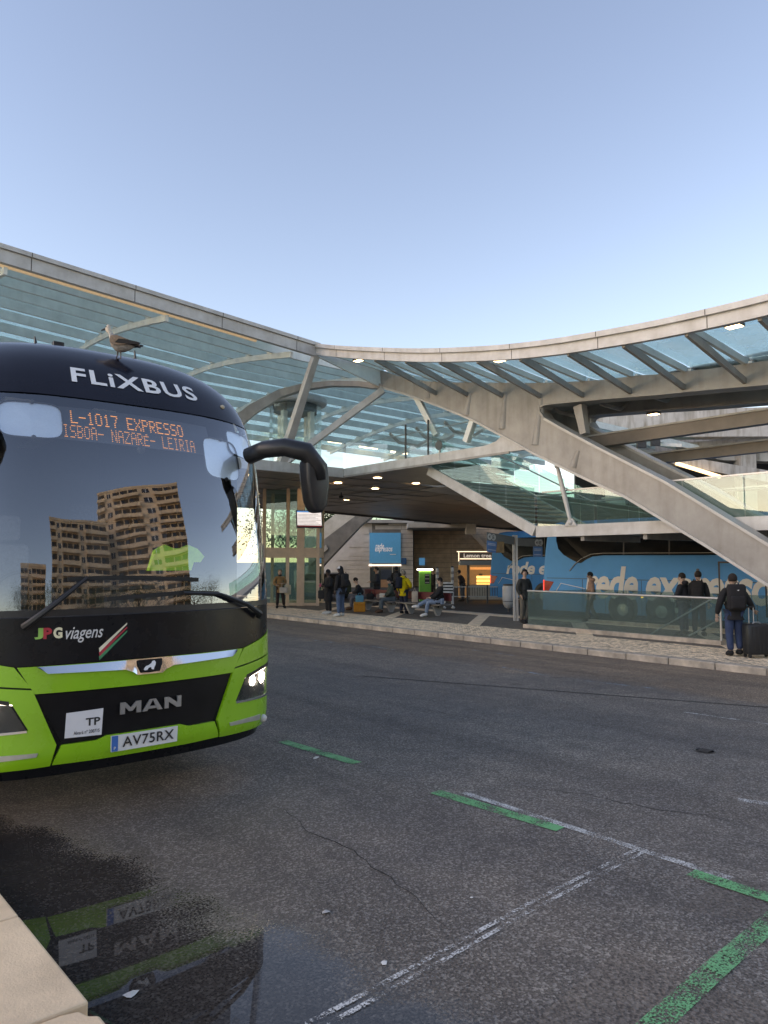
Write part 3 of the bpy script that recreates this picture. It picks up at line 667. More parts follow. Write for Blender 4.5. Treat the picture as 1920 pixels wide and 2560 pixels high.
def leds(txt, a0, a1, z0, z1, zs, fat):
    m = MB(); ncol = len(txt) * 6 - 1
    for i, ch in enumerate(txt):
        rows_ = F5[ch].split()
        for r_, row in enumerate(rows_):
            for c_, bit in enumerate(row):
                if bit == '1':
                    for ex in ((0, .45) if fat else (0,)):
                        t = (i * 6 + c_ + ex) / ncol; a = a0 + (a1 - a0) * t; z = z1 - (z1 - z0) * r_ / 6 - zs * t
                        da = .0019; dz_ = .0036
                        m.add([S(a - da, z - dz_, -.095), S(a + da, z - dz_, -.095), S(a + da, z + dz_, -.095), S(a - da, z + dz_, -.095)], [(0, 1, 2, 3)])
    return m
leds('L-1017 EXPRESSO', -.295, .30, 2.995, 3.092, .012, True).build('display_lettering', m_led, db)
leds('ISBOA- NAZARÉ- LEIRIA', -.335, .36, 2.870, 2.968, .022, False).build('display_lettering', m_led, db)
# sunshades hanging inside the glass
def shade(a0, a1, z0, z1, r=.28, tilt=0):
    pts = []; n = 28
    for k in range(n):
        t = 2 * math.pi * k / n; c, s_ = math.cos(t), math.sin(t)
        x = math.copysign(abs(c) ** .45, c); y = math.copysign(abs(s_) ** .45, s_); pts.append(((a0 + a1) / 2 + x * (a1 - a0) / 2, (z0 + z1) / 2 + y * (z1 - z0) / 2 + tilt * x))
    o = MB(); o.add([S((a0 + a1) / 2, (z0 + z1) / 2, -.025)] + [S(a, z, -.025) for a, z in pts], [(0, 1 + k, 1 + (k + 1) % n) for k in range(n)])
    ob = sub(o.build('sunshade', m_shade, bus), bus)
    MB().tube([S(a, z, -.02) for a, z in pts + pts[:1]], .006, 6).build('shade_rim', m_black, ob)
    for zz in (z0, z1): MB().ball(S((a0 + a1) / 2 + .01, zz, -.015), (.018, .012, .018), 8).build('suction_cup', m_black, ob)
shade(-.625, -.345, 2.80, 3.085); shade(.375, .62, 2.60, 2.96, tilt=-.01)
shade(.56, .83, 2.82, 3.06, tilt=-.02)
# inside: dashboard, seats, mirror, hanging vest
m = MB(); m.bbox(VB - 1.1, VB + 1.1, SB + .42, SB + .95, 1.1, 1.5, .08); m.build('dashboard', m_interior, bus, True)
m = MB(); m.box(VB - 1.2, VB + 1.2, SB + .9, SB + 12, 1.0, 1.05); m.box(VB - 1.2, VB + 1.2, SB + 4.8, SB + 4.86, 1.0, 3.6); m.build('cabin_floor', m_interior, bus)
for x, y in ((-.62, 1.25), (.55, 2.0), (.98, 2.0), (-.55, 2.6), (-.98, 2.6), (.55, 2.9), (.98, 2.9)):
    zs_ = 1.05 if x < -.6 and y < 1.3 else 1.3
    m = MB(); m.bbox(VB + x - .21, VB + x + .21, SB + y, SB + y + .45, zs_ + .3, zs_ + .43, .04); m.bbox(VB + x - .21, VB + x + .21, SB + y + .4, SB + y + .52, zs_ + .43, zs_ + 1.0, .05); m.bbox(VB + x - .13, VB + x + .13, SB + y + .4, SB + y + .5, zs_ + 1.02, zs_ + 1.25, .04)
    m.box(VB + x - .15, VB + x + .15, SB + y + .1, SB + y + .35, 1.05, zs_ + .3)
    m.build('coach_seat', m_seat, bus, True)
m = MB().tube([Vector((VB - .62 + .22 * math.cos(t), SB + .93 + .10 * math.sin(t), 1.62 + .19 * math.sin(t))) for t in [2 * math.pi * k / 24 for k in range(25)]], .016, 8); m.build('steering_wheel', m_black, bus, True)
m = MB(); vp = [(.10, 1.86), (.14, 2.03), (.20, 2.08), (.25, 2.05), (.30, 2.05), (.35, 2.08), (.41, 2.05), (.46, 1.98), (.43, 1.93), (.38, 1.93), (.36, 1.86)]
m.prism([S(a, z, -.30) for a, z in vp], (0, .05, 0)); m.build('hi_vis_vest', M('hi vis fabric', (.35, .75, .06), .8, var=.2, scale=12), bus, tri=True)
m = MB().ball(S(.03, 2.80, -.06), (.035, .03, .035), 12); m.build('camera_pod', m_black, bus, True)
for a0 in (-.30, .10): MB().box(VB + a0 * 1.9 - .1, VB + a0 * 1.9 + .1, SB + 1.6, SB + 4.5, 3.30, 3.33).build('cabin_light', M('cabin lamp', (.8, .8, .8), .5), bus)
# door mirror with its long arm (and the matching one on the other side)
def mirror(sg):
    w = lambda px, py, s: PS(px, py, s)
    pts = [w(622, 1140, 5.62), w(660, 1124, 5.45), w(712, 1118, 5.3), (w(765, 1130, 5.2)), w(796, 1165, 5.17), w(800, 1200, 5.17)]
    hp = [w(766, 1150, 5.17), w(768, 1200, 5.17), w(776, 1255, 5.17), w(788, 1280, 5.17), w(806, 1283, 5.17), w(818, 1262, 5.17), w(823, 1200, 5.17), w(818, 1160, 5.17), w(800, 1143, 5.17), w(780, 1140, 5.17)]
    fl = (lambda p: Vector((2 * VB - p.x, p.y, p.z))) if sg < 0 else (lambda p: p)
    arm = MB().tube([fl(p) for p in pts], [.075, .075, .08, .088, .07, .05], 12).build('mirror_arm', m_black, bus, 'all'); sub(arm, bus)
    bm = bmesh.new(); h = [fl(p) for p in hp]
    m = MB(); m.prism([p + Vector((0, -.02, 0)) for p in h], (0, .15, 0)); o = m.build('mirror_housing', m_black, arm)
    bv = o.modifiers.new('bevel', 'BEVEL'); bv.width = .03; bv.segments = 3; bv.limit_method = 'ANGLE'; bv.angle_limit = R(50); o.data.shade_smooth()
    c = sum(h, Vector()) / len(h); MB().prism([c + (p - c) * .86 + Vector((0, .132, 0)) for p in h], (0, .004, 0)).build('mirror_glass', M('mirror', (.8, .8, .8), .02, 1, var=.01), arm)
mirror(1); mirror(-1)
# small things on the roof
for px, py in ((90, 845), (339, 890)):
    p = PS(px, py, SB + 1.25); z = 3.70
    b = Vector((p.x, p.y, p.z - .05)); MB().tube([b + Vector((0, 0, -.04)), b, b + Vector((-.01, 0, .1 if px > 200 else .06))], [.018, .014, .006], 8).build('aerial', m_black, bus, True)
for px, py in ((145, 860), (387, 915)):
    p = PS(px, py, SB + 1.2); MB().bbox(p.x - .045, p.x + .045, p.y - .03, p.y + .03, p.z - .03, p.z + .016, .008).build('roof_clip', m_black, bus)
for a, z in ((.60, 3.29), (-.66, 3.49)):
    MB().ball(S(a, z, 0), (.022, .022, .022), 10).build('marker_lamp', M('marker lens', (.6, .5, .35), .2), bus, True)

# ================================================================== STATION CANOPY (high glass wing over the crossing)
FS = 21.2; CV = 14.6                                       # line of the wing's front fascia / corner with the low canopy
def zroof(v, s):
    z = 9.42 + (.066 * (CV - v) if v < CV else -.012 * (v - CV))
    t = max(0, min(1, (s - FS) / 17)); return z + .95 * math.sin(math.pi * t)
wing = thing('glass_canopy_wing', 'high glazed canopy wing with white fascia crossing above the coach', 'canopy', (CV, FS + 8, 0))
def vline(s, v0, v1, dz, n=12): return [Vector((v0 + (v1 - v0) * i / n, s, zroof(v0 + (v1 - v0) * i / n, s) + dz)) for i in range(n + 1)]
fa = MB().path(vline(FS, -24, CV + .05, .02), .16, .36).build('fascia', m_white_steel, wing); sub(fa, wing)
MB().path(vline(FS - .02, -24, CV + .08, .27), .26, .12).build('gutter', m_white_steel, fa)
m_seam = M('dark seam', (.10, .095, .085), .8)
for k in range(13):
    v = CV - .9 - k * 2.9; z = zroof(v, FS); MB().box(v - .012, v + .012, FS - .083, FS - .06, z - .16, z + .195, ).build('joint', m_seam, fa)
    MB().box(v - .012, v + .012, FS - .153, FS - .12, z + .21, z + .33).build('joint', m_seam, fa)
MB().path(vline(FS + .16, -24, 12.2, -.20), .10, .05).build('light_strip', M('warm light strip', (.72, .64, .48), .5, emit=(1, .82, .55), es=.1), wing)
rib_s = [FS + 1.35 + 1.55 * k for k in range(11)]
cross_v = [-14.0, -9.4, -4.8, -.2, 4.4, 9.0, 13.6, 18.2, 22.8, 27.4, 32.0, 36.6, 41.2]
for s in rib_s:
    MB().path(vline(s, -18.6, CV, -.03), .10, .34).build('rib', m_rib_steel, wing)
    MB().path(vline(s, CV + .001, 45.8, -.03), .10, .34).build('rib', m_rib_steel, wing)
for v in cross_v:
    if 14 < v < 18.5 : pass
    ss = [FS + .1 + (rib_s[-1] - FS) * i / 16 for i in range(17)]
    MB().path([Vector((v, s, zroof(v, s) - .32 - .45 * max(0, 1 - (s - FS) / 3.2) ** 2 * 0)) for s in ss], .10, .2).build('cross_beam', m_rib_steel, wing)
    for s in rib_s: MB().prism([Vector((v - .05, s + .06, zroof(v, s) - .2)), Vector((v - .05, s + .42, zroof(v, s + .42) - .2)), Vector((v - .05, s + .06, zroof(v, s) + .13))], (.1, 0, 0)).build('bracket', m_rib_steel, wing)
ev = [-18.6] + cross_v + [45.8]
es_ = [FS + .1] + rib_s
for i in range(len(ev) - 1):
    for j in range(len(es_) - 1):
        a, b, c, d = ev[i] + .01, ev[i + 1] - .01, es_[j] + .01, es_[j + 1] - .01
        if c < FS + 1 and a > CV - 1.2: continue
        q = [Vector((x, y, zroof(x, y) + .155)) for x, y in ((a, c), (b, c), (b, d), (a, d))]
        if a < CV < b:                                     # the roof folds at the corner line
            for x0, x1 in ((a, CV - .005), (CV + .005, b)):
                q = [Vector((x, y, zroof(x, y) + .155)) for x, y in ((x0, c), (x1, c), (x1, d), (x0, d))]; MB().prism(q, (0, 0, .02)).build('glass_pane', g_roof, wing)
        else: MB().prism(q, (0, 0, .02)).build('glass_pane', g_roof, wing)

# ---- low canopy along the platform, carried on two arched girders
VA, VA2 = 17.4, 19.8
can = thing('glass_canopy_platform', 'low curved glass canopy over the platform on big grey arched girders', 'canopy', (VA, 10, 0))
def sz(px, py): p = PV(px, py, VA); return (p.y, p.z)
lower = [sz(*p) for p in ((952, 968), (1022, 988), (1100, 1016), (1182, 1050), (1266, 1095), (1334, 1133), (1450, 1190), (1566, 1243), (1768, 1365), (1920, 1462))]
upper = [sz(*p) for p in ((1920, 1361), (1823, 1302), (1663, 1205), (1490, 1117), (1400, 1069), (1362, 1047), (1351, 1030), (1353, 1018), (1362, 1012), (1380, 1009), (1440, 1003), (1515, 996), (1640, 986))]
top = [sz(*p) for p in ((1640, 936), (1600, 938), (1500, 950), (1397, 956), (1300, 958), (1220, 956), (1123, 956), (1064, 953), (992, 939), (950, 925))]
# extend the leg down to the platform
def ext(a, b, z): t = (z - b[1]) / (b[1] - a[1]); return (b[0] + (b[0] - a[0]) * t, z)
foot_l = ext(lower[-2], lower[-1], PLAT - .1); foot_u = ext(upper[1], upper[0], PLAT - .1)
poly = lower + [foot_l, foot_u] + upper + top
gz0, gz1 = upper[-1][1], top[0][1]
gm0, gm1 = sz(1780, 972), sz(1780, 921); ge0, ge1 = sz(1920, 960), sz(1920, 901)
GB = [gm0, ge0, (3.5, ge0[1] - .18), (-4, ge0[1] - .25)]; GT = [gm1, ge1, (3.5, ge1[1] - .16), (-4, ge1[1] - .22)]
arches = []
for vv in (VA, VA2):
    m = MB(); pl_ = [(vv, s, z) for s, z in poly]; m.prism(pl_, (.42, 0, 0))
    g_ = m.build('arched_girder', m_grey_steel, can, tri=True); sub(g_, can); arches.append(g_)
    # flanges along the edges
    for line_ in (lower + [foot_l], upper[:6][::-1] + [], upper[:1] + [foot_u]):
        MB().path([Vector((vv + .21, s, z)) for s, z in line_], .54, .07).build('flange', M('pale flange', (.50, .485, .455), .5, var=.15, scale=2), g_)
    MB().path([Vector((vv + .21, s, z)) for s, z in upper[5:] + GB], .54, .06).build('flange', m_grey_steel, g_)
    # upper branch running on along the platform
    s0 = upper[-1][0]
    MB().prism([(vv, s0 - .001, gz0), (vv, s0 - .001, gz1)] + [(vv, s, z) for s, z in GT] + [(vv, s, z) for s, z in GB[::-1]], (.42, 0, 0)).build('longitudinal_girder', m_grey_steel, g_)
    # stiffeners on the face
    for (a, b) in (((1175, 985), (1165, 1040)), ((1263, 985), (1255, 1075)), ((1352, 1000), (1338, 1115)), ((1445, 1130), (1432, 1170)), ((1075, 962), (1068, 998))):
        p, q = sz(*a), sz(*b); MB().tube([Vector((vv + .07, p[0], p[1] + .05)), Vector((vv + .09, q[0], q[1] + .04))], [.10, .17], 14).build('stiffener', m_grey_steel, g_, True)
# hip plate from the girder up to the corner of the roof
cnr = Vector((CV, FS, zroof(CV, FS)))
hp = [cnr + Vector((0, 0, .12)), Vector((VA, top[-1][0], top[-1][1])), Vector((VA, lower[0][0], lower[0][1])), cnr + Vector((0, 0, -.12))]
MB().prism(hp, (.1, .12, 0)).build('hip_plate', m_rib_steel, can)
# curved outer fascia
fz = []
for px, py in ((781, 872), (850, 880), (950, 886), (1060, 890), (1170, 888), (1280, 882), (1400, 869), (1520, 850), (1640, 829), (1760, 804), (1920, 768)):
    fz.append(PV(px, py, CV + .05))
def fas(s):
    pts = sorted([(p.y, p.z) for p in fz]); s_ = [p[0] for p in pts]; z_ = [p[1] for p in pts]
    if s < s_[0]: return z_[0] + (s_[0] - s) * .015
    return catmull(s, s_, z_)
ss = [FS - .02 - (FS + 4) * i / 40 for i in range(41)]
f2 = MB().path([Vector((CV, s, fas(s) - .06)) for s in ss], .14, .27).build('fascia', m_white_steel, can); sub(f2, can)
MB().path([Vector((CV - .03, s, fas(s) + .13)) for s in ss], .24, .13).build('gutter', m_white_steel, f2)
for k in range(9):
    s = FS - 1.3 - k * 2.6; MB().box(CV - .073, CV - .05, s - .01, s + .01, fas(s) - .19, fas(s) + .06).build('joint', m_seam, f2); MB().box(CV - .153, CV - .12, s - .01, s + .01, fas(s) + .07, fas(s) + .19).build('joint', m_seam, f2)
frames = [20.9 - 1.5 * k for k in range(16)]
def gtop(s):                                               # top edge of the girder at s
    pts = sorted([(p[0], p[1]) for p in top] + GT); return interp(s, [p[0] for p in pts], [p[1] for p in pts])
for k, s in enumerate(frames):
    zf, zg = fas(s), gtop(s)
    MB().beam((CV + .05, s, zf - .02), (VA + .1, s, zg + .06), .09, .16).build('rib', m_rib_steel, can)
    if 1 < k: MB().path([Vector((CV + .05, s, zf - .14)), Vector((VA + .02, s, zg - .42))], [.08, .08], [.2, .14]).build('strut', m_grey_steel, can)
    MB().beam((VA + .3, s, zg + .04), (VA2 + .2, s, zg + .04), .09, .16).build('rib', m_rib_steel, can)
    MB().beam((VA2 + .3, s, zg + .06), (VA2 + 3, s, fas(s)), .09, .16).build('rib', m_rib_steel, can)
    MB().path([Vector((VA + .42, s, gz0 + .55)), Vector((VA + .9, s, gz0 + .25)), Vector((VA2 - .5, s, gz0 + .22)), Vector((VA2, s, gz0 + .5))], .06, .1).build('bracket', m_grey_steel, can)
    if k < len(frames) - 1:
        s2 = frames[k + 1]; zf2, zg2 = fas(s2), gtop(s2)
        MB().prism([(CV + .08, s - .03, zf + .05), (VA + .2, s - .03, zg + .16), (VA + .2, s2 + .03, zg2 + .16), (CV + .08, s2 + .03, zf2 + .05)], (0, 0, .02)).build('glass_pane', g_roof, can)
        MB().prism([(VA + .22, s - .03, zg + .16), (VA2 + .2, s - .03, zg + .16), (VA2 + .2, s2 + .03, zg2 + .16), (VA + .22, s2 + .03, zg2 + .16)], (0, 0, .02)).build('glass_pane', g_roof, can)
        MB().prism([(VA2 + .22, s - .03, zg + .17), (VA2 + 2.9, s - .03, zf + .08), (VA2 + 2.9, s2 + .03, zf2 + .08), (VA2 + .22, s2 + .03, zg2 + .17)], (0, 0, .02)).build('glass_pane', g_roof, can)
        if s < 15: MB().prism([(VA + .44, s - .01, gz0 + .62), (VA2 - .01, s - .01, gz0 + .62), (VA2 - .01, s2 + .01, gz0 + .62), (VA + .44, s2 + .01, gz0 + .62)], (0, 0, .03)).build('ceiling_panel', M('grey ceiling panel', (.30, .30, .29), .6, var=.15, scale=1), can)
# horizontal rails between the girders
for (a, b, v, w, h) in (((1455, 1108), (1960, 1042), VA2 - .3, .3, .34), ((1610, 1155), (1960, 1108), VA2 + 1.6, .25, .3)):
    p, q = PV(*a, v), PV(*b, v); p.z = q.z = (p.z + q.z) / 2; MB().beam(p, q, w, h).build('cross_rail', M('brown grey steel', (.23, .20, .175), .55, var=.2, scale=1.5), can)
    MB().beam(p + Vector((0, 0, h / 2 + .03)), q + Vector((0, 0, h / 2 + .03)), w + .08, .05).build('cross_rail_cap', m_white_steel, can)
# V-shaped post at the corner, struts
base = PS(704, 1158, 23.5)
MB().path([base, cnr + Vector((0, .05, -.1))], [.34, .24], [.26, .2]).build('corner_post', m_white_steel, can)
MB().path([base + Vector((.12, 0, 0)), PV(958, 975, VA)], [.22, .24], [.22, .24]).build('corner_strut', m_tan if False else m_white_steel, can)
def strut_px(a, b, va, vb, w0, w1, name='strut', mt=None): return MB().path([PV(*a, va), PV(*b, vb)], [w0, w1], [w0, w1]).build(name, mt or m_rib_steel, can)
strut_px((1040, 990), (1092, 1088), VA + .1, VA + .3, .2, .2)
strut_px((1185, 1048), (1166, 1105), VA + .1, VA + .1, .2, .2)
strut_px((1450, 1015), (1462, 1085), VA + .25, VA + .25, .28, .2, mt=m_grey_steel)
# curved tie beam over the lift
cpts = [PS(px, py, s) for px, py, s in ((520, 1130, 25.2), (575, 1072, 24.8), (630, 1025, 24.4), (700, 985, 24), (760, 968, 23.4), (830, 960, 22.6), (900, 961, 21.7), (957, 968, 20.9))]
MB().path(cpts, [.6, .55, .5, .42, .34, .3, .26, .24], [.5, .45, .4, .3, .24, .2, .2, .2]).build('curved_tie_beam', m_grey_steel, can)
# floodlights fixed under the fascia
def flood(px, py, v, i, label):
    p = PV(px, py, v); o = thing('floodlight', label, 'floodlight', p, 'floodlights under the canopy edge')
    MB().bbox(p.x - .13, p.x + .13, p.y - .17, p.y + .17, p.z, p.z + .07, .015).build('housing', m_dark, o)
    MB().box(p.x - .105, p.x + .105, p.y - .145, p.y + .145, p.z - .006, p.z - .001).build('lens', M('lit flood lens', (1, 1, .9), .4, emit=(1, .86, .55), es=5), o)
    MB().beam(p + Vector((0, 0, .06)), p + Vector((-.05, 0, .2)), .05, .04).build('bracket', m_dark, o)
FG = 'lit rectangular floodlight under the curved fascia of the low canopy'
for px, py, lb_ in ((896, 902, 'lit floodlight under the curved fascia beside the corner post'), (1250, 902, 'lit floodlight under the curved fascia above the wide part of the arched girder'), (1836, 817, 'lit floodlight under the curved fascia at its rising end away from the corner post')): flood(px, py, CV + .35, 0, lb_)
flood(1634, 1036, VA2 + .2, 0, 'lit rectangular floodlight under the rear arched girder')

# ================================================================== ELEVATED WALKWAY
DZ0, DZ1 = 5.27, 5.60; SD = 23.3; VD = 17.4
wk = thing('elevated_walkway', 'elevated walkway with dark panelled soffit and glass balustrade over the platform', 'walkway', (20, 28, 0))
def dslope(v): return -max(0, v - 26) * .033
m = MB()
for a, b in ((-30, 26), (26, 60)):
    m.prism([(a, SD + .12, DZ1 - .04 + dslope(a)), (b, SD + .12, DZ1 - .04 + dslope(b)), (b, 39.5, DZ1 - .04 + dslope(b)), (a, 39.5, DZ1 - .04 + dslope(a))], (0, 0, .04))
m.prism([(VD + .15, 18.9, DZ1 - .04), (22.5, 18.9, DZ1 - .04), (22.5, SD + .12, DZ1 - .04), (VD + .15, SD + .12, DZ1 - .04)], (0, 0, .04))
m.build('deck', m_concrete, wk)
MB().box(-30, VD - .002, SD, SD + .12, DZ0, DZ1 + .05).build('edge_beam', m_white_steel, wk)
MB().box(VD + .012, VD + .15, 13.4, SD + .12, DZ0 + .04, DZ1 + .03).build('edge_beam', m_white_steel, wk)
MB().prism([PV(px, py, VD + .02) for px, py in ((1180, 1124), (1215, 1113), (1240, 1103), (1254, 1090), (1258, 1078), (1300, 1100), (1300, 1125))], (.1, 0, 0)).build('edge_fillet', m_white_steel, wk)
MB().box(VD - .06, VD - .001, 14.6, SD - .06, DZ0 - .02, DZ0 + .05).build('drip_edge', m_grey_steel, wk)
MB().beam((-30, 39.6, DZ0 + .1), (26, 39.6, DZ0 + .1), .12, .4).build('edge_beam', m_conc_dark, wk)
MB().beam((26, 39.6, DZ0 + .1), (60, 39.6, DZ0 + .1 + dslope(60)), .12, .4).build('edge_beam', m_conc_dark, wk)
MB().box(-30, 9.98, SD + .13, 39.5, DZ0 + .02, DZ0 + .06).build('soffit_plate', m_soffit, wk)
pan = None
for i in range(18):
    for j in range(8):
        v0, s0 = 10 + i * 2.0, SD + .16 + j * 2.03
        m = MB(); q = [(v0 + .02, s0 + .02), (v0 + 1.98, s0 + .02), (v0 + 1.98, s0 + 2.01), (v0 + .02, s0 + 2.01)]
        m.prism([(a, b, DZ0 + .01 + dslope(a) + random.uniform(0, .02)) for a, b in q], (0, 0, .05)); m.build('soffit_panel', m_soffit, wk)
for i in range(3):
    for j in range(2):
        v0, s0 = VD + .2 + i * 1.68, 18.95 + j * 2.15
        MB().box(v0, v0 + 1.66, s0, s0 + 2.13, DZ0 + .01, DZ0 + .06).build('soffit_panel', m_soffit, wk)
m_rail = M('soffit rail', (.36, .32, .28), .5, var=.15)
for j in range(9): MB().box(10, 26, SD + .13 + j * 2.03, SD + .18 + j * 2.03, DZ0 - .02, DZ0 + .009).build('soffit_rail', m_rail, wk)
for i in range(9): MB().box(9.98 + i * 2, 10.02 + i * 2, SD + .2, 39.4, DZ0 - .012, DZ0 + .009).build('soffit_rail', m_rail, wk)
# pale lower wedge under the soffit
w3 = [PZ(1050, 1226, 5.2), PZ(1125, 1216, 5.2), PZ(1172, 1243, 5.0)]
MB().prism(w3, (0, 0, .05)).build('soffit_wedge', m_white_steel, wk)
# glass balustrade on the front edge
bs = [SD - .06 - 1.22 * k for k in range(8)]
for a, b in zip(bs[:-1], bs[1:]):
    MB().box(VD + .06, VD + .078, b + .01, a - .01, DZ1 + .035, DZ1 + 1.14).build('balustrade_pane', g_clear, wk)
vv = [VD + .05 - 1.4 * k for k in range(12)]
for a, b in zip(vv[:-1], vv[1:]): MB().box(b + .01, a - .01, SD + .05, SD + .066, DZ1 + .055, DZ1 + 1.14).build('balustrade_pane', g_clear, wk)
for s in (bs[3], bs[4] + .02): MB().box(VD + .04, VD + .10, s - .02, s + .02, DZ1 + .03, DZ1 + 1.3).build('balustrade_post', m_dark, wk)
MB().tube([Vector((VD + .3, SD, DZ1 + 1.0)), Vector((VD + .3, 15, DZ1 + 1.0))], .022, 8).build('handrail', m_galv, wk, True)
# things glimpsed on the deck: tube lights high on the far side
for k in range(6):
    p = PS(690 + k * 77, 1080 + k * 13, 37.5); MB().box(p.x - .75, p.x + .75, p.y - .06, p.y + .06, p.z - .05, p.z + .05).build('tube_light', M('lit tube', (1, 1, .9), .5, emit=(1, .93, .72), es=1.6), wk)
for px, py in ((944, 1195), (845, 1208), (938, 1222), (1040, 1209), (867, 1250), (762, 1218)):
    p = PZ(px, py, DZ0 - .005); MB().lathe([(.02, -.002), (.15, -.002), (.17, .012), (.02, .012)], p, 20).build('downlight', M('lit downlight', (1, .95, .8), .5, emit=(1, .88, .62), es=5), wk)
p = PZ(853, 1232, DZ0 - .02); m = MB().tube([p + Vector((0, 0, .02)), p + Vector((0, 0, -.12))], .025, 8); m.ball(p + Vector((0, 0, -.2)), (.1, .16, .08), 10); m.build('security_camera', m_dark, wk, True)
# round sign on the balustrade
p = PV(1097, 1113, VD - .02)
rs = thing('round_sign', 'dark grey round sign fixed to the walkway balustrade', 'sign', p)
MB().lathe([(.01, -.012), (.165, -.012), (.172, 0), (.165, .012), (.01, .012)], p, 28, axis='x').build('disc', M('slate disc', (.055, .075, .08), .5), rs, True)
MB().box(p.x + .01, p.x + .08, p.y - .02, p.y + .02, p.z - .5, p.z + .1).build('bracket', m_galv, rs)

# ================================================================== STAIR DOWN FROM THE WALKWAY
SV0, SV1 = 18.0, 21.2
st_t, st_b = PV(1080, 1180, SV0), PV(1338, 1328, SV0)
stair = thing('staircase', 'white staircase with green tinted glass sides descending beside the arched girder', 'staircase', (SV0, st_b.y, 0))
LZ0, LZ1 = st_b.z - .19, st_b.z + .15
for v in (SV0, SV1):
    MB().path([Vector((v, st_t.y + .15, st_t.z + .07)), Vector((v, st_b.y, st_b.z))], .12, .33).build('stringer', m_white_steel, stair)
    MB().box(v - .06, v + .06, -6, st_b.y - .07, LZ0, LZ1).build('landing_beam', m_white_steel, stair)
MB().box(SV0 + .062, SV1 - .062, -6, st_b.y + .1, LZ0 + .05, LZ1 - .03).build('landing', m_conc_dark, stair)
for k in range(-6, 14, 2): MB().box(SV0 + .07, SV1 - .07, k + .4, k + .52, LZ0 - .14, LZ0 + .046).build('landing_joist', m_grey_steel, stair)
n = 15
for i in range(n):
    t = i / n; s = st_t.y + (st_b.y - st_t.y) * t; z = DZ1 - .1 + (LZ1 - DZ1 + .06) * (t + 1 / n)
    MB().box(SV0 + .062, SV1 - .062, s - .31, s + .02, z - .05, z).build('step', M('stair tread', (.27, .27, .26), .7, var=.2), stair)
def pane(v, s0, z0, s1, z1, h, th=.016): return MB().prism([(v, s0, z0), (v, s1, z1), (v, s1, z1 + h), (v, s0, z0 + h)], (th, 0, 0)).build('glass_pane', g_panel, stair)
nn = 4
for v in (SV0 - .01, SV1):
    for k in range(nn):
        a, b = k / nn, (k + 1) / nn; e = .003
        f = lambda t: (st_t.y + (st_b.y - st_t.y) * t, st_t.z + .15 + (st_b.z - st_t.z) * t)
        (s0, z0), (s1, z1) = f(a + e), f(b - e); pane(v, s0, z0, s1, z1, 1.22)
    s = st_b.y - .1
    while s > -5:
        pane(v, s - .01, LZ1 - .02, s - 1.55, LZ1 - .02, 1.04); s -= 1.57
    MB().box(v - .02, v + .035, -5, st_b.y - .3, LZ1 + 1.02, LZ1 + 1.06).build('top_rail', m_galv, stair)
MB().tube([Vector((SV0 + .12, st_t.y, st_t.z + 1.1)), Vector((SV0 + .12, st_b.y, st_b.z + 1.1)), Vector((SV0 + .12, st_b.y - 2, st_b.z + 1.1))], .025, 8).build('handrail', m_galv, stair, True)
MB().tube([Vector((SV1 - .12, st_t.y, st_t.z + 1.1)), Vector((SV1 - .12, st_b.y, st_b.z + 1.1)), Vector((SV1 - .12, st_b.y - 9, st_b.z + 1.1))], .025, 8).build('handrail', m_galv, stair, True)
a, b = PV(1393, 1165, SV0 - .12), PV(1427, 1306, SV0 - .08)
tr = MB().tube([a, a.lerp(b, .1), a.lerp(b, .5), a.lerp(b, .9), b], [.045, .06, .075, .06, .045], 10).build('hanger_rod', m_white_steel, stair, True); sub(tr, stair)
for q in (a, b): MB().ball(q, (.09, .09, .09), 10).build('hanger_pin', m_white_steel, tr, True)
MB().prism([b + Vector((-.03, -.22, -.1)), b + Vector((-.03, .22, -.1)), b + Vector((-.03, .06, .12)), b + Vector((-.03, -.06, .12))], (.06, 0, 0)).build('hanger_foot', m_white_steel, tr)
# ---- glass barrier round the stairwell at platform level
BV = 17.9
g_bar = glass('barrier glass', (.78, .88, .86), .02, .13, (.30, .39, .37), dirt=.10)
gb = thing('glass_barrier', 'waist high green tinted glass barrier with steel rail around the stairwell', 'barrier', (BV, 12, PLAT))
s_a, s_b = PV(1320, 1560, BV).y, PV(1803, 1607, BV).y
plz = .1
MB().box(BV - .12, BV + .12, s_b - .05, s_a + .1, PLAT - .1, PLAT + plz).build('plinth', m_kerb, gb)
ed = [s_a, PV(1459, 1560, BV).y, PV(1618, 1560, BV).y, s_b]
for x0, x1 in zip(ed[:-1], ed[1:]): MB().box(BV - .01, BV + .01, x1 + .008, x0 - .008, PLAT + plz, PLAT + 1.12).build('glass_pane', g_bar, gb)
MB().tube([Vector((BV, s_a, PLAT + 1.13)), Vector((BV, s_b, PLAT + 1.13))], .03, 10).build('top_rail', m_galv, gb, True)
MB().box(BV - .02, BV + .02, s_b - .03, s_b + .01, PLAT + plz, PLAT + 1.1).build('end_post', m_galv, gb)
for x0 in (21.05,):
    MB().box(x0 - .1, x0 + .1, s_b - 5, s_a + .1, PLAT - .1, PLAT + plz).build('plinth', m_kerb, gb)
    for k in range(8):
        s = s_a - k * 1.55
        MB().box(x0 - .01, x0 + .01, s - 1.53, s, PLAT + plz, PLAT + 1.1).build('glass_pane', g_bar, gb)
MB().box(BV + .02, 21.04, s_a - .01, s_a + .01, PLAT, PLAT + 1.1).build('glass_pane', g_bar, gb)
for (a, b) in (((1622, 1588), (1778, 1498)), ((1722, 1590), (1802, 1548))):
    MB().tube([PV(*a, BV + .5), PV(*b, BV + .5)], .022, 8).build('stair_rail', m_galv, gb, True)

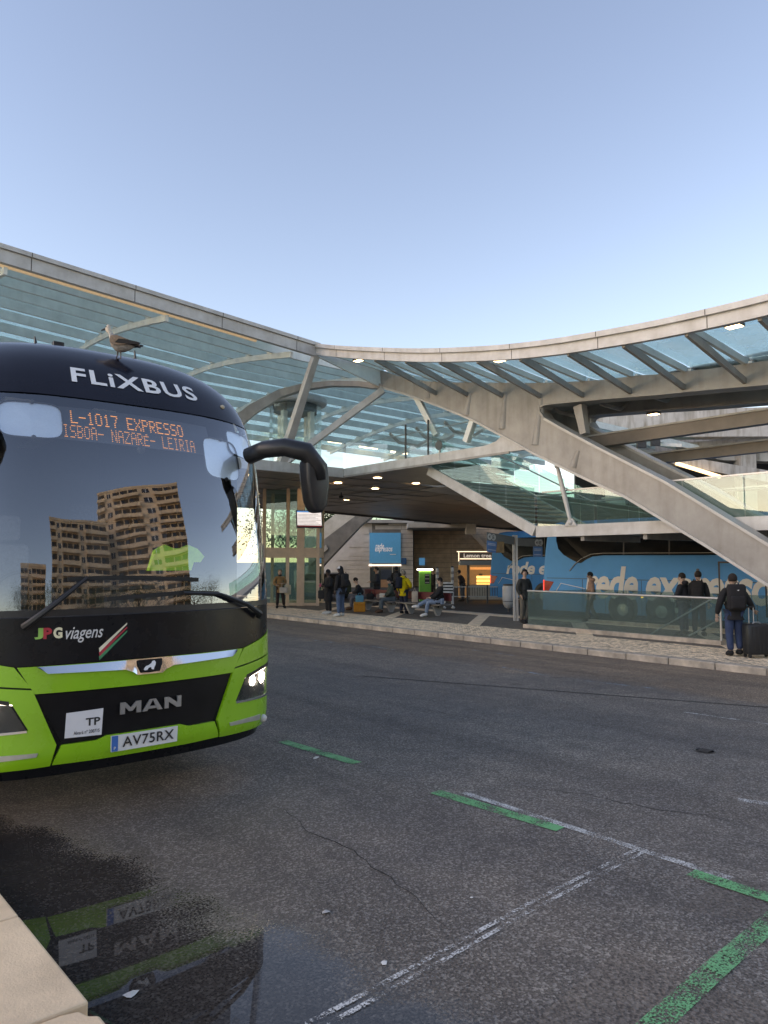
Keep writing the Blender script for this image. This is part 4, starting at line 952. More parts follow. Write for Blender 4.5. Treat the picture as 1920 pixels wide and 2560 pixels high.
# ================================================================== LIFT
lc = PD(735, 1500, 34.5); lx, ly = lc.x, lc.y
lift_ = thing('lift_tower', 'glass lift tower with tan steel frame and round glazed head under the canopy', 'lift', (lx, ly, PLAT))
TL = lambda x, y, z: Vector((lx, ly, 0)) + VX * x + VY * y + Vector((0, 0, z))
hw = 1.25
for x in (-hw, -.15, .45, hw):
    for y in ((-hw, hw) if abs(x) == hw else (-hw,)):
        MB().box(x - (.17 if x == .45 else .07), x + (.17 if x == .45 else .07), y - .08, y + .08, PLAT - .02, DZ0 - .01, T=TL).build('post', m_tan, lift_)
for y in (-hw, hw):
    MB().box(-hw + .08, hw - .08, y - .05, y + .05, 2.05, 2.5, T=TL).build('lintel', m_tan, lift_); MB().box(-hw + .08, hw - .08, y - .05, y + .05, PLAT, PLAT + .12, T=TL).build('sill', m_tan, lift_)
for x in (-hw, hw): MB().box(x - .05, x + .05, -hw + .1, hw - .1, 2.05, 2.5, T=TL).build('lintel', m_tan, lift_)
for (x0, x1) in ((-hw + .08, -.24), (-.06, .27), (.63, hw - .08)):
    for (z0, z1) in ((PLAT + .13, 2.04), (2.51, DZ0 - .05)): MB().box(x0, x1, -hw - .01, -hw + .01, z0, z1, T=TL).build('glass_pane', g_panel, lift_)
for (z0, z1) in ((PLAT + .13, 2.04), (2.51, DZ0 - .05)):
    MB().box(hw - .01, hw + .01, -hw + .1, hw - .1, z0, z1, T=TL).build('glass_pane', g_panel, lift_); MB().box(-hw + .1, hw - .1, hw - .01, hw + .01, z0, z1, T=TL).build('glass_pane', g_panel, lift_)
MB().lathe([(1.0, 9.45), (1.45, 9.45), (1.52, 9.52), (1.52, 9.72), (1.4, 9.82), (.2, 9.84)], (lx, ly, 0), 36).build('head_ring', m_white_steel, lift_, True)
MB().lathe([(.05, 9.0), (1.05, 9.05), (1.1, 9.44), (.05, 9.445)], (lx, ly, 0), 28).build('head_machine', m_dark, lift_, True)
for k in range(10):
    a0, a1 = 2 * math.pi * k / 10 + .03, 2 * math.pi * (k + 1) / 10 - .03; r = 1.25
    MB().prism([(lx + r * math.cos(a0), ly + r * math.sin(a0), DZ1 + .02), (lx + r * math.cos(a1), ly + r * math.sin(a1), DZ1 + .02), (lx + r * math.cos(a1), ly + r * math.sin(a1), 9.44), (lx + r * math.cos(a0), ly + r * math.sin(a0), 9.44)], (.012, 0, 0)).build('glass_pane', g_clear, lift_)
for a in (.3, 1.9, 3.5, 5.1): MB().box(lx + .9 * math.cos(a) - .12, lx + .9 * math.cos(a) + .12, ly + .9 * math.sin(a) - .12, ly + .9 * math.sin(a) + .12, DZ1, 9.45).build('shaft_post', m_rib_steel, lift_)
# hanging departure screen
sc = PD(773, 1298, 27.0); scr = thing('departure_screen', 'white departure screen with blue header and red foot hanging from the soffit', 'screen', sc)
T3 = Matrix.Rotation(-YAW + R(18), 3, 'Z') @ Matrix.Rotation(R(-12), 3, 'X')
TS = lambda x, y, z: sc + T3 @ Vector((x, y, z))
MB().bbox(-.5, .5, -.04, .05, -.34, .34, .015, T=TS).build('casing', m_black, scr)
MB().box(-.46, .46, -.046, -.042, -.25, .25, T=TS).build('display', M('lit screen', (.7, .72, .74), .4, emit=(.8, .85, .9), es=.28), scr)
for k in range(8): MB().box(-.44, .44 - .1 * (k % 3), -.049, -.047, -.22 + k * .055, -.205 + k * .055, T=TS).build('display_row', M('screen text', (.38, .40, .42), .5), scr)
MB().box(-.46, .46, -.046, -.042, .252, .305, T=TS).build('header', M('screen blue', (.05, .22, .5), .5, emit=(.05, .25, .6), es=.3), scr)
MB().box(-.46, .46, -.046, -.042, -.305, -.252, T=TS).build('footer', M('screen red', (.35, .02, .02), .5), scr)
MB().tube([sc + Vector((0, 0, .3)), Vector((sc.x, sc.y, DZ0 + .02))], .03, 8).build('hanger', m_dark, scr)

# ================================================================== BLUE COACHES
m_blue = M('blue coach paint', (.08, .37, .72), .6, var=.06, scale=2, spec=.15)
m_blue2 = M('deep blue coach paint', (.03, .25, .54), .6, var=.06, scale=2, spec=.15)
m_cream = M('stone grey vinyl', (.78, .75, .70), .5, var=.05)
m_bglass = M('black coach glass', (.006, .007, .008), .18, var=.1, spec=.06)
def blue_coach(label, v0, s_rear, paint_, txt_s, txt_e, z_t0, z_t1, length=12.5):
    """side facing -v at v0, tail at s_rear, nose towards -s"""
    b = thing('blue_coach', label, 'bus', (v0 + 1.27, s_rear - length / 2, LANE))
    Z = LANE; T = lambda x, y, z: Vector((v0 + x, s_rear - y, Z + z))
    m = MB(); prof = [(0, .32), (0, 1.2), (.02, 2.6), (.06, 3.2), (.16, 3.5), (.4, 3.66), (.9, 3.74), (1.27, 3.76)]
    prof += [(2.54 - x, z) for x, z in prof[-2::-1]]; ysec = [(0, .10, .12), (.06, .04, .05), (.2, 0, 0), (length - .8, 0, 0), (length - .2, .06, .06), (length, .25, .3)]
    for (y, ins, dn) in ysec:
        for x, z in prof: m.v.append(tuple(T(1.27 + (x - 1.27) * (1 - ins / 1.27), y + (max(0, z - 1) * .10 if y < .3 else (-max(0, z - 1) * .25 if y > length - .3 else 0)), z - (dn if z > 3 else 0))))
    n = len(prof)
    for i in range(len(ysec) - 1):
        for j in range(n): a = i * n + j; c = i * n + (j + 1) % n; m.f.append((a, c, c + n, a + n)); m.m.append(0)
    m.f += [tuple(range(n)), tuple((len(ysec) - 1) * n + j for j in range(n))]; m.m += [0, 0]
    m.build('body', paint_, b, True)
    # glazing band with the swept rear corner
    wp = [(.72, 3.36), (.75, 2.95), (.85, 2.65), (1.1, 2.42), (1.5, 2.22), (1.72, 2.13), (1.85, 2.12), (2.05, 2.24), (2.35, 2.36), (2.8, 2.40), (length - .5, 2.36), (length - .9, 3.40)]
    o = MB(); o.prism([T(-.012 + max(0, z - 2.6) * .085, y, z) for y, z in wp], (.03, 0, 0)); win = sub(o.build('window_band', m_bglass, b, tri=True), b)
    for y in (3.6, 5.3, 7.0, 8.7, 10.4): MB().prism([T(-.0135, y, 2.41), T(-.0135, y + .05, 2.41), T(-.0135 + .065, y + .05, 3.36), T(-.0135 + .065, y, 3.36)], (.004, 0, 0)).build('window_bar', m_black, win)
    MB().path([T(-.012, y, z) for y, z in ((1.35, 1.82), (1.6, 2.08), (1.9, 2.28), (2.3, 2.44), (2.8, 2.475), (length - .6, 2.43))], .02, .06, up=(1, 0, 0)).build('trim_line', M('grey trim', (.36, .34, .31), .5), b)
    # wheels in dark arches
    for y in (3.55, 5.0, 10.2):
        MB().lathe([(.02, -.006), (.58, -.006), (.58, .05), (.02, .05)], T(0, y, .55), 30, axis='x').build('wheel_arch', m_black, b)
        w = sub(MB().lathe([(.25, -.03), (.46, -.035), (.49, -.01), (.49, .2), (.25, .2)], T(.01, y, .49), 28, axis='x').build('wheel', m_rubber, b, True), b)
        MB().lathe([(.04, -.045), (.2, -.035), (.27, -.01), (.28, .1), (.04, .1)], T(.01, y, .49), 22, axis='x').build('rim', m_galv, w, True)
    # panel joints, luggage doors, service door
    for y in (1.9, 2.85, 4.28, 5.75, 6.9, 8.1, 9.3): MB().box(v0 - .004, v0 + .002, s_rear - y - .008, s_rear - y + .008, Z + .35, Z + 1.52).build('panel_joint', m_dark, b)
    MB().box(v0 - .0045, v0 + .002, s_rear - length + 1, s_rear - .3, Z + 1.53, Z + 1.55).build('panel_joint', m_dark, b)
    for a_, b_, c_, d_ in ((6.95, 7.0, .5, 2.18), (8.35, 8.4, .5, 2.18), (7.0, 8.35, 2.13, 2.18)): MB().box(v0 - .009, v0, s_rear - b_, s_rear - a_, Z + c_, Z + d_).build('door_frame', m_black, b)
    MB().prism([T(-.006, .12, 1.45), T(-.006, .62, 1.40), T(-.006, .36, 1.02), T(-.006, .12, 1.02)], (.02, 0, 0)).build('tail_light', M('red lens', (.35, .012, .012), .2), b)
    MB().box(v0 - .008, v0 + .02, s_rear - .17, s_rear - .12, Z + 1.05, Z + 1.46).build('tail_light', M('red lit lens', (.6, .02, .02), .3, emit=(1, .06, .03), es=.5), b)
    MB().path([T(-.008, .7, 1.02), T(-.008, .95, 1.35), T(-.008, 2.0, 1.18)], .02, .035, up=(1, 0, 0)).build('trim_line', m_cream, b)
    for y in (4.3, 9.0): MB().ball(T(-.01, y, .95), (.02, .05, .03), 8).build('side_marker', M('amber lit lens', (.7, .3, .02), .3, emit=(1, .5, .08), es=1.5), b)
    def fn(u, w): return T(-.007, txt_s + (txt_e - txt_s) * u, z_t0 + (z_t1 - z_t0) * w)
    text_on('lettering', 'rede expressos', fn, m_cream, b, .032, .22, spacing=.96)
    return b
cv = 22.8
p0 = PV(1352, 1450, cv); ts, te = p0.y - PV(1462, 1450, cv).y, p0.y - PV(1975, 1450, cv).y
zt0 = PV(1480, 1520, cv).z - LANE; zt1 = PV(1555, 1416, cv).z - LANE
blue_coach('bright blue coach with large grey lettering standing behind the glass barrier', cv, p0.y, m_blue, ts, te, zt0 + .0, zt1, 13)
cv2 = 28.6; p1 = PV(1221, 1440, cv2); ts2 = p1.y - PV(1266, 1440, cv2).y
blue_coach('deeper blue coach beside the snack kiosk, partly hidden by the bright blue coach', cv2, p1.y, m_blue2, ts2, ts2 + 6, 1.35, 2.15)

# ================================================================== BUILDINGS BEHIND
BD = 60.0
def X(px, d=BD): return (px - 960) / FPX * d / math.cos(PIT) * 1.0
def Zp(px, py, d):                                          # height of a pixel on a vertical plane at frame depth d
    r = ray(px, py); t = d / r.dot(VY); return CAMZ + r.z * t
def Xp(px, py, d): r = ray(px, py); t = d / r.dot(VY); return r.dot(VX) * t
def fbox(m, px0, px1, py0, py1, d, th, mi=0, zb=None, sm=0):
    y = (py0 + py1) / 2; x0, x1 = Xp(px0, y, d), Xp(px1, y, d); z1 = Zp((px0 + px1) / 2, py0, d); z0 = Zp((px0 + px1) / 2, py1, d) if zb is None else zb
    if sm: return m.bbox(x0, x1, d, d + th, z0, z1, sm, mi, T=CW)
    return m.box(x0, x1, d, d + th, z0, z1, mi, T=CW)
bl = thing('ticket_office', 'pale stone clad ticket office with a blue panel over its glass entrance', 'building', CW(Xp(900, 1470, BD), BD, LANE))
m_stone = M('pale stone cladding', (.58, .55, .51), .8, var=.22, scale=.7, bump=.1, c2=(.42, .395, .365), detail=9)
m_brown = M('brown board cladding', (.50, .375, .275), .7, var=.35, scale=1.2, c2=(.33, .245, .18))
fbox(MB(), 930, 1033, 1302, 1500, BD + .06, 8, zb=LANE - .1).build('wall', m_conc_dark, bl)
def fp(px, py, d): return CW(Xp(px, py, d), d, Zp(px, py, d))
MB().prism([fp(735, 1480, BD + .06), fp(930, 1480, BD + .06), fp(930, 1284, BD + .06), fp(800, 1404, BD + .06), fp(735, 1425, BD + .06)], VY * .4).build('wall', m_stone, bl)
def stair_line(px): return 1302 if px > 938 else (1288 + (938 - px) * .9 if px > 795 else 1420)
zt = Zp(960, 1302, BD); rows_ = 15; rh = (zt - LANE) / rows_
dx0, dx1 = Xp(924, 1400, BD), Xp(1002, 1400, BD); dz1 = Zp(960, 1332, BD)
for r_ in range(rows_):
    x = Xp(640, 1400, BD) - (r_ % 2) * 1.1; xe = Xp(1033, 1400, BD)
    while x < xe:
        x1 = min(x + 2.2, xe); z0 = LANE + r_ * rh
        segs = [(max(x, Xp(640, 1400, BD)), x1)]
        if z0 < dz1 - .05: segs = [s_ for s_ in ((segs[0][0], min(x1, dx0)), (max(segs[0][0], dx1), x1)) if s_[1] - s_[0] > .05]
        for a, b in segs:
            pc = 960 + FPX * a / (BD * 1.0)
            if pc < 745 or z0 + rh * .7 > Zp(pc, stair_line(pc), BD): continue
            MB().box(a + .012, b - .012, BD - random.uniform(0, .012), BD + .058, z0 + .018, z0 + rh - .018, T=CW).build('stone_slab', m_stone, bl)
        x += 2.2
sg = fbox(MB(), 924, 1002, 1332, 1408, BD - .1, .15).build('sign_panel', M('sign blue', (.03, .25, .50), .45, var=.06, emit=(.03, .28, .55), es=.12), bl); sub(sg, bl)
for txt, y0, y1, x0, x1 in (('rede', 1358, 1371, 939, 960), ('expressos', 1369, 1383, 938, 981)):
    d = BD - .13; fn = flat_fn(CW(Xp(x0, y1, d), d, Zp(x0, y1, d)), VX * (Xp(x1, y1, d) - Xp(x0, y1, d)), Vector((0, 0, Zp(x0, y0, d) - Zp(x0, y1, d))))
    text_on('lettering', txt, fn, M('lit white letters', (.85, .85, .85), .5, emit=(1, 1, 1), es=.1), sg, .0, .2)
fbox(MB(), 975, 990, 1385, 1387, BD - .115, .02).build('lettering', m_wtext, sg)
en = fbox(MB(), 924, 1002, 1418, 1480, BD + .03, .03, zb=LANE).build('entrance_glass', M('dim entrance glass', (.05, .07, .08), .1), bl); sub(en, bl)
fbox(MB(), 922, 1003, 1411, 1415, BD - .08, .1).build('door_header', M('lit white header', (.8, .8, .8), .5, emit=(1, 1, 1), es=.5), en)
for px in (923, 944, 980, 1001): fbox(MB(), px, px + 2, 1416, 1480, BD - .02, .04, zb=LANE).build('door_frame', m_white_steel, en)
fbox(MB(), 952, 978, 1424, 1448, BD + .015, .01).build('door_poster', M('dark blue poster', (.03, .05, .09), .4), en)
fbox(MB(), 952, 972, 1449, 1475, BD + .015, .01).build('door_poster', M('tan poster', (.45, .25, .15), .5), en)
fbox(MB(), 1003, 1016, 1395, 1411, BD - .12, .06).build('wall_sign', M('sign dark blue', (.02, .12, .28), .5), bl)
# brown wing of the office with its slab roof
bw = thing('brown_building_wing', 'dark brown board clad building wing under a pale slab with concrete bracket', 'building', CW(Xp(1130, 1450, BD), BD + 2, LANE))
d = BD + 2
fbox(MB(), 1035, 1420, 1300, 1500, d + .05, 6, zb=LANE - .1).build('wall', m_conc_dark, bw)
n = 13; z1_ = Zp(1130, 1312, d)
for k in range(n):
    h = (z1_ - LANE) / n; x = Xp(1035, 1400, d)
    while x < Xp(1330, 1400, d): MB().box(x + .01, x + 3.18, d - random.uniform(0, .02), d + .05, LANE + k * h + .015, LANE + (k + 1) * h - .015, T=CW).build('board', m_brown, bw); x += 3.2
fbox(MB(), 1020, 1190, 1306, 1319, BD - 4, 6).build('roof_slab', m_concrete, bw)
m = MB(); fbox(m, 1166, 1190, 1308, 1335, BD - 4.2, .9); m.build('bracket', m_white_steel, bw)
MB().beam(CW(Xp(1176, 1330, d), d - .4, Zp(1176, 1330, d)), CW(Xp(1235, 1395, d), d - .4, Zp(1235, 1395, d)), .3, .35).build('raking_strut', m_brown, bw)
fbox(MB(), 1048, 1062, 1395, 1413, d - .1, .06).build('wall_sign', M('sign bright blue', (.04, .25, .6), .5, emit=(.04, .3, .7), es=.2), bw)
# upper glass and slab above the office
ug = fbox(MB(), 905, 1026, 1280, 1302, BD + .3, .05); ug.build('clerestory_glass', g_panel, bl)
fbox(MB(), 880, 1034, 1299, 1307, BD - .6, 1.0).build('roof_edge', m_concrete, bl)
# concrete outside stair at the left
ex = thing('concrete_outside_stair', 'stained concrete outside stair rising beside the ticket office', 'stair', CW(Xp(760, 1470, 55), 55, LANE))
d = 55.0
def fp(px, py, d): return CW(Xp(px, py, d), d, Zp(px, py, d))
MB().prism([fp(792, 1362, d), fp(912, 1272, d), fp(870, 1262, d), fp(760, 1345, d), fp(742, 1395, d)], VY * .35).build('parapet', M('pale stained concrete', (.62, .59, .54), .85, var=.3, scale=.9, c2=(.40, .37, .31), detail=9), ex)
MB().prism([fp(792, 1362, d), fp(912, 1272, d), fp(952, 1275, d), fp(905, 1310, d), fp(815, 1405, d), fp(792, 1432, d), fp(775, 1400, d)], VY * 2.4).build('flight', m_conc_dark, ex)
MB().prism([fp(770, 1395, d - .1), fp(815, 1362, d - .1), fp(820, 1372, d - .1), fp(775, 1412, d - .1)], VY * .2).build('coping', m_concrete, ex)
for k in range(11):
    t = k / 10; p = fp(800 + 100 * t, 1352 - 78 * t, d + .4); MB().box(-.14, .14, 0, 1.9, 0, .16, T=lambda x, y, z, p=p: p + VX * x + VY * y + Vector((0, 0, z))).build('step', m_concrete, ex)
MB().box(Xp(770, 1470, d), Xp(800, 1470, d), d + .1, d + 2.3, LANE - .1, Zp(785, 1400, d), T=CW).build('base_wall', m_conc_dark, ex)
# concrete viaduct behind the low canopy
vi = thing('concrete_viaduct', 'stained pale concrete railway viaduct seen behind the arched girders', 'viaduct', CW(Xp(1800, 1300, 46), 46, LANE))
d = 46.0
m_via = M('stained board marked concrete', (.62, .59, .55), .85, var=.25, scale=.5, bump=.25, bscale=6, streak=.7, c2=(.44, .415, .38), detail=10)
MB().prism([fp(1440, 1033, d), fp(2150, 1010, d), fp(2150, 1090, d), fp(1640, 1092, d), fp(1470, 1060, d)], VY * 1.2).build('parapet', m_via, vi)
MB().prism([fp(1470, 1062, d - .05), fp(1640, 1094, d - .05), fp(1640, 1106, d - .05), fp(1470, 1078, d - .05)], VY * 1.3).build('ledge', M('mossy concrete', (.24, .22, .15), .9, var=.4, scale=2), vi)
MB().prism([fp(1690, 1110, d + 1.5), fp(2150, 1060, d + 1.5), fp(2150, 1160, d + 1.5), fp(1800, 1150, d + 1.5)], VY * 1.2).build('parapet', m_via, vi)
MB().prism([fp(1560, 1115, d + .2), fp(2150, 1215, d + .2), fp(2150, 1250, d + .2), fp(1560, 1135, d + .2)], VY * .8).build('raking_beam', m_via, vi)
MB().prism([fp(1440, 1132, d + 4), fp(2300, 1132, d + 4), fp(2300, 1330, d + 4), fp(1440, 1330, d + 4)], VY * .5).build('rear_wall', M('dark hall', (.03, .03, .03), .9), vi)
MB().prism([fp(1440, 1050, d + 4), fp(2300, 1030, d + 4), fp(2300, 1130, d + 4), fp(1440, 1130, d + 4)], VY * .5).build('rear_parapet', m_via, vi)
MB().beam(fp(1690, 1158, d - .3), fp(1800, 1192, d - .3), .2, .2).build('light_strip', M('warm strip', (.8, .7, .5), .5, emit=(1, .8, .5), es=1.0), vi)
for px in (1560, 1900, 2120): MB().box(Xp(px, 1400, d) - .5, Xp(px, 1400, d) + .5, d + 1, d + 2, LANE - .1, Zp(px, 1120, d), T=CW).build('pier', m_via, vi)
for px, py in ((1605, 1108), (1640, 1103)): MB().box(-.25, .25, 0, .2, -.25, .25, T=lambda x, y, z, p=fp(px, py, 40): p + VX * x + VY * y + Vector((0, 0, z))).build('equipment_box', m_dark, vi)

# ---- kiosk
kd = 41.0
ki = thing('snack_kiosk', 'snack kiosk with dark lettered fascia and a warmly lit display', 'kiosk', CW(Xp(1190, 1490, kd), kd, LANE))
fbox(MB(), 1146, 1300, 1379, 1406, kd, .25).build('fascia', M('dark brown fascia', (.10, .085, .075), .6), ki)
for q in ((1142, 1300, 1378, 1380), (1146, 1148, 1380, 1404), (1150, 1300, 1396, 1398)): fbox(MB(), *q, kd - .04, .03).build('fascia_trim', M('lit warm white trim', (.8, .75, .65), .5, emit=(1, .9, .75), es=.6), ki)
fn = flat_fn(CW(Xp(1159, 1394, kd), kd - .05, Zp(1159, 1394, kd)), VX * (Xp(1228, 1394, kd) - Xp(1159, 1394, kd)), Vector((0, 0, Zp(1159, 1384, kd) - Zp(1159, 1394, kd))))
text_on('lettering', 'Lemon tree', fn, M('lit white letters', (1, 1, 1)), ki, .025, thick=VY * .02)
fbox(MB(), 1151, 1300, 1402, 1413, kd - .9, .9).build('awning', M('grey awning', (.25, .27, .28), .7, var=.1), ki)
fbox(MB(), 1168, 1174, 1413, 1490, kd - .1, .15, zb=LANE).build('post', M('brown post', (.20, .15, .11), .6), ki)
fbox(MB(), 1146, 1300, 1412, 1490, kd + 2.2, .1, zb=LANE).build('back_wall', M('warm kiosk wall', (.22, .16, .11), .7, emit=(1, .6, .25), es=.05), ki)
fbox(MB(), 1172, 1300, 1462, 1490, kd + .2, .8, zb=LANE).build('counter', M('pale counter', (.42, .38, .33), .5), ki)
for k, (py0, py1) in enumerate(((1440, 1446), (1449, 1455), (1457, 1462))): fbox(MB(), 1193, 1300, py0, py1, kd + .35, .3).build('display_shelf', M('lit food shelf %d' % k, (.6, .35, .1), .6, var=.5, scale=7, emit=(1, .62, .2), es=1.0 - .25 * k), ki)
fbox(MB(), 1176, 1300, 1418, 1424, kd + 1.8, .1).build('menu_board', M('menu board', (.35, .15, .06), .6, var=.6, scale=5, emit=(1, .5, .2), es=.25), ki)
fbox(MB(), 1198, 1206, 1434, 1442, kd + .5, .25).build('till', m_dark, ki)
# ---- fence in front of the kiosk
fd = 37.5
fe = thing('railing_fence', 'low dark steel railing in front of the snack kiosk', 'fence', CW(Xp(1180, 1490, fd), fd, LANE))
fx0, fx1 = Xp(1118, 1480, fd), Xp(1262, 1480, fd); fzt = Zp(1190, 1466, fd); fzb = Zp(1190, 1492, fd)
MB().box(fx0, fx1, fd - .03, fd + .03, fzt - .05, fzt, T=CW).build('rail', m_galv, fe); MB().box(fx0, fx1, fd - .02, fd + .02, fzb, fzb + .04, T=CW).build('rail', m_galv, fe)
x = fx0
k = 0
while x < fx1:
    if k % 8 == 0: MB().box(x - .04, x + .04, fd - .04, fd + .04, LANE, fzt + .08, T=CW).build('post', m_dark, fe)
    else: MB().box(x - .012, x + .012, fd - .012, fd + .012, fzb + .04, fzt - .05, T=CW).build('baluster', m_dark, fe)
    x += .13; k += 1
# ---- ticket machine, marker posts, striped barrier
tp = PD(1063, 1478, 39); tm = thing('ticket_machine', 'green ticket machine with a lit white top by the brown wall', 'ticket machine', (tp.x, tp.y, LANE))
TT = lambda x, y, z: Vector((tp.x, tp.y, LANE)) + VX * x + VY * y + Vector((0, 0, z))
MB().bbox(-.32, .32, 0, .5, 0, 1.65, .04, T=TT).build('cabinet', M('green cabinet', (.10, .42, .06), .5), tm)
MB().box(-.02, .24, -.01, .0, .95, 1.5, T=TT).build('screen', m_black, tm)
for z in (1.0, 1.2, 1.4): MB().box(.0, .22, -.02, -.011, z, z + .05, T=TT).build('slot', M('slot grey', (.35, .35, .35), .5), tm)
MB().box(-.42, .42, -.1, .55, 1.68, 1.76, T=TT).build('lamp', M('lit machine top', (1, 1, 1), .5, emit=(.95, 1, .9), es=2.5), tm); MB().box(-.2, .2, .1, .4, 1.64, 1.69, T=TT).build('neck', m_dark, tm)
for px, py0, py1, lb_ in ((1131, 1418, 1482, 'tall white marker post beside the striped barrier'), (1093, 1420, 1482, 'tall white marker post beside the green ticket machine')):
    d = 36.5; p = PD(px, py1, d); z1_ = Zp(px, py0, d * .997); o = thing('marker_post', lb_, 'post', (p.x, p.y, LANE), 'white marker posts')
    MB().tube([Vector((p.x, p.y, LANE - .02)), Vector((p.x, p.y, z1_))], .075, 12).build('tube', M('white post', (.60, .59, .56), .5), o, True)
    for k in range(4): MB().lathe([(.077, 0), (.079, .02), (.079, .12), (.077, .14)], (p.x, p.y, z1_ - .35 - k * .3), 12).build('band', M('grey band', (.25, .24, .23), .5), o, True)
    MB().ball((p.x, p.y, z1_), (.08, .08, .06), 10).build('cap', m_dark, o, True)
bp_ = PZ(1120, 1522, PLAT); bx = bp_.x; by = bp_.y
br = thing('striped_barrier', 'black and white striped barrier board on white splayed legs', 'barrier', (bx, by, PLAT))
TB = lambda x, y, z: Vector((bx, by, PLAT)) + VX * x + VY * y + Vector((0, 0, z))
for k in range(8): MB().box(-.22 + .02 * (k % 2), .22, -.02, .02, .62 + k * .065, .62 + (k + 1) * .065 - .002, T=TB).build('stripe_board', M('board white', (.65, .65, .62), .6) if k % 2 else m_black, br)
for x in (-.15, .2):
    MB().tube([TB(x * .5, 0, .68), TB(x * 1.1, 0, .05)], .03, 8).build('leg', M('white post', (.6, .59, .56)), br, True); MB().ball(TB(x * 1.1, 0, .05), (.09, .09, .05), 10).build('foot', M('white post', (.6, .59, .56)), br, True)
MB().box(-.18, .2, -.03, .03, .55, .63, T=TB).build('crossbar', m_black, br)
# ---- benches
m_bench = M('weathered bench seat', (.16, .145, .13), .7, var=.25, scale=6); m_maroon = M('maroon pad', (.13, .02, .022), .55, var=.2, scale=5)
def bench(s0, s1, v, label):
    b = thing('bench', label, 'bench', (v, (s0 + s1) / 2, PLAT), 'platform benches')
    for k in range(3): MB().bbox(v - .36 + k * .25, v - .36 + k * .25 + .235, s0, s1, PLAT + .40, PLAT + .455, .012).build('seat_plank', m_bench, b)
    n = max(2, round((s1 - s0) / 1.3))
    for k in range(n):
        s = s0 + .5 + (s1 - s0 - 1.0) * k / (n - 1)
        MB().prism([(v - .3, s - .05, PLAT + .40), (v + .3, s - .05, PLAT + .40), (v + .07, s - .05, PLAT), (v - .07, s - .05, PLAT)], (0, .1, 0)).build('leg', m_concrete, b)
        MB().beam((v + .18, s, PLAT + .45), (v + .22, s, PLAT + .78), .05, .05).build('back_post', m_dark, b)
    k = s0
    while k < s1 - .3:
        e = min(k + .9, s1); MB().bbox(v + .2, v + .27, k + .01, e - .01, PLAT + .56, PLAT + .86, .02).build('back_pad', m_maroon, b); k = e
BE0 = PZ(935, 1527, PLAT); BE1 = PZ(1090, 1538, PLAT); bv_ = 19.0
sA, sB = PV(905, 1520, bv_).y + .1, PV(1118, 1530, bv_).y
sM = (sA + sB) / 2
bench(sM + .1, sA, bv_, 'bench with maroon back pads beneath the person in the green jacket'); bench(sB, sM - .1, bv_, 'bench with maroon back pads beneath the person in pale jeans')
# ---- platform sign on a post
sp_ = PZ(1289, 1551, PLAT); sx_, sy_ = sp_.x, sp_.y
ps = thing('platform_sign', 'double armed platform sign with grey boards and blue plates on a white post', 'sign', (sx_, sy_, PLAT))
dps = (Vector((sx_, sy_, 0))).dot(VY); ztop = Zp(1289, 1338, dps)
for dx in (-.04, .06): MB().box(-.035, .035, -.05, .05, PLAT - .02, ztop, T=lambda x, y, z, dx=dx: Vector((sx_, sy_, 0)) + VX * (x + dx) + VY * y + Vector((0, 0, z))).build('post', m_white_steel, ps)
m_sgrey = M('sign grey', (.16, .165, .16), .5, var=.1); m_sblue = M('plate blue light', (.08, .22, .45), .5); m_dot = M('route disc', (.55, .55, .52), .5)
def sboard(pxa, pya0, pya1, da, pxb, pyb0, pyb1, db, discs, plate, side):
    A0, A1 = PD(pxa, pya0, da), PD(pxa, pya1, da); B0, B1 = PD(pxb, pyb0, db), PD(pxb, pyb1, db)
    o = MB().prism([A0, B0, B1, A1], VY * .06).build('board', m_sgrey, ps); sub(o, ps)
    def bp2(u, w): return A0.lerp(B0, u).lerp(A1.lerp(B1, u), w) - VY * .012
    bu = (B0 - A0); bu.z = 0; bu.normalize()
    for u in discs:
        c = bp2(u, .5); MB().add([c] + [c + bu * (.095 * math.cos(t)) + Vector((0, 0, .11 * math.sin(t))) for t in [2 * math.pi * k / 18 for k in range(18)]], [(0, 1 + k, 1 + (k + 1) % 18) for k in range(18)]).build('route_disc', m_dot, o)
    for u, ch in zip(discs, ('41', 'E')):
        c = bp2(u, .5) - VY * .004; text_on('lettering', ch, flat_fn(c + bu * -.045 + Vector((0, 0, -.06)), bu * .09, Vector((0, 0, .12))), m_ink, o, .01)
    u0, u1, w1 = plate; q = [bp2(u0, 1.0), bp2(u1, 1.0), bp2(u1, w1), bp2(u0, w1)]
    pl2 = MB().prism(q, VY * .03).build('plate', m_sblue, o)
    for w in (1.25, 1.42, w1 - .35): MB().prism([bp2(u0 + (u1 - u0) * .1, w) - VY * .003, bp2(u0 + (u1 - u0) * .85, w) - VY * .003, bp2(u0 + (u1 - u0) * .85, w + .1) - VY * .003, bp2(u0 + (u1 - u0) * .1, w + .1) - VY * .003], VY * .002).build('plate_line', M('plate print', (.42, .5, .6), .5), o)
dd = (Vector((sx_, sy_, 1)) - EYE).dot(_fw)
sboard(1217, 1330, 1351, dd - .6, 1286, 1342, 1362, dd - .02, (.10, .24), (0, .37, 2.35), -1)
sboard(1295, 1345, 1365, dd + .02, 1356, 1347, 1367, dd + .35, (.78, .92), (.62, 1.0, 2.3), 1)
q0 = PD(1244, 1354, dd - .4); MB().box(-.22, .22, 0, .06, -.38, 0, T=lambda x, y, z: q0 + VX * x + VY * y + Vector((0, 0, z))).build('led_board', M('amber board', (.16, .10, .04), .5, var=.5, scale=9), ps)
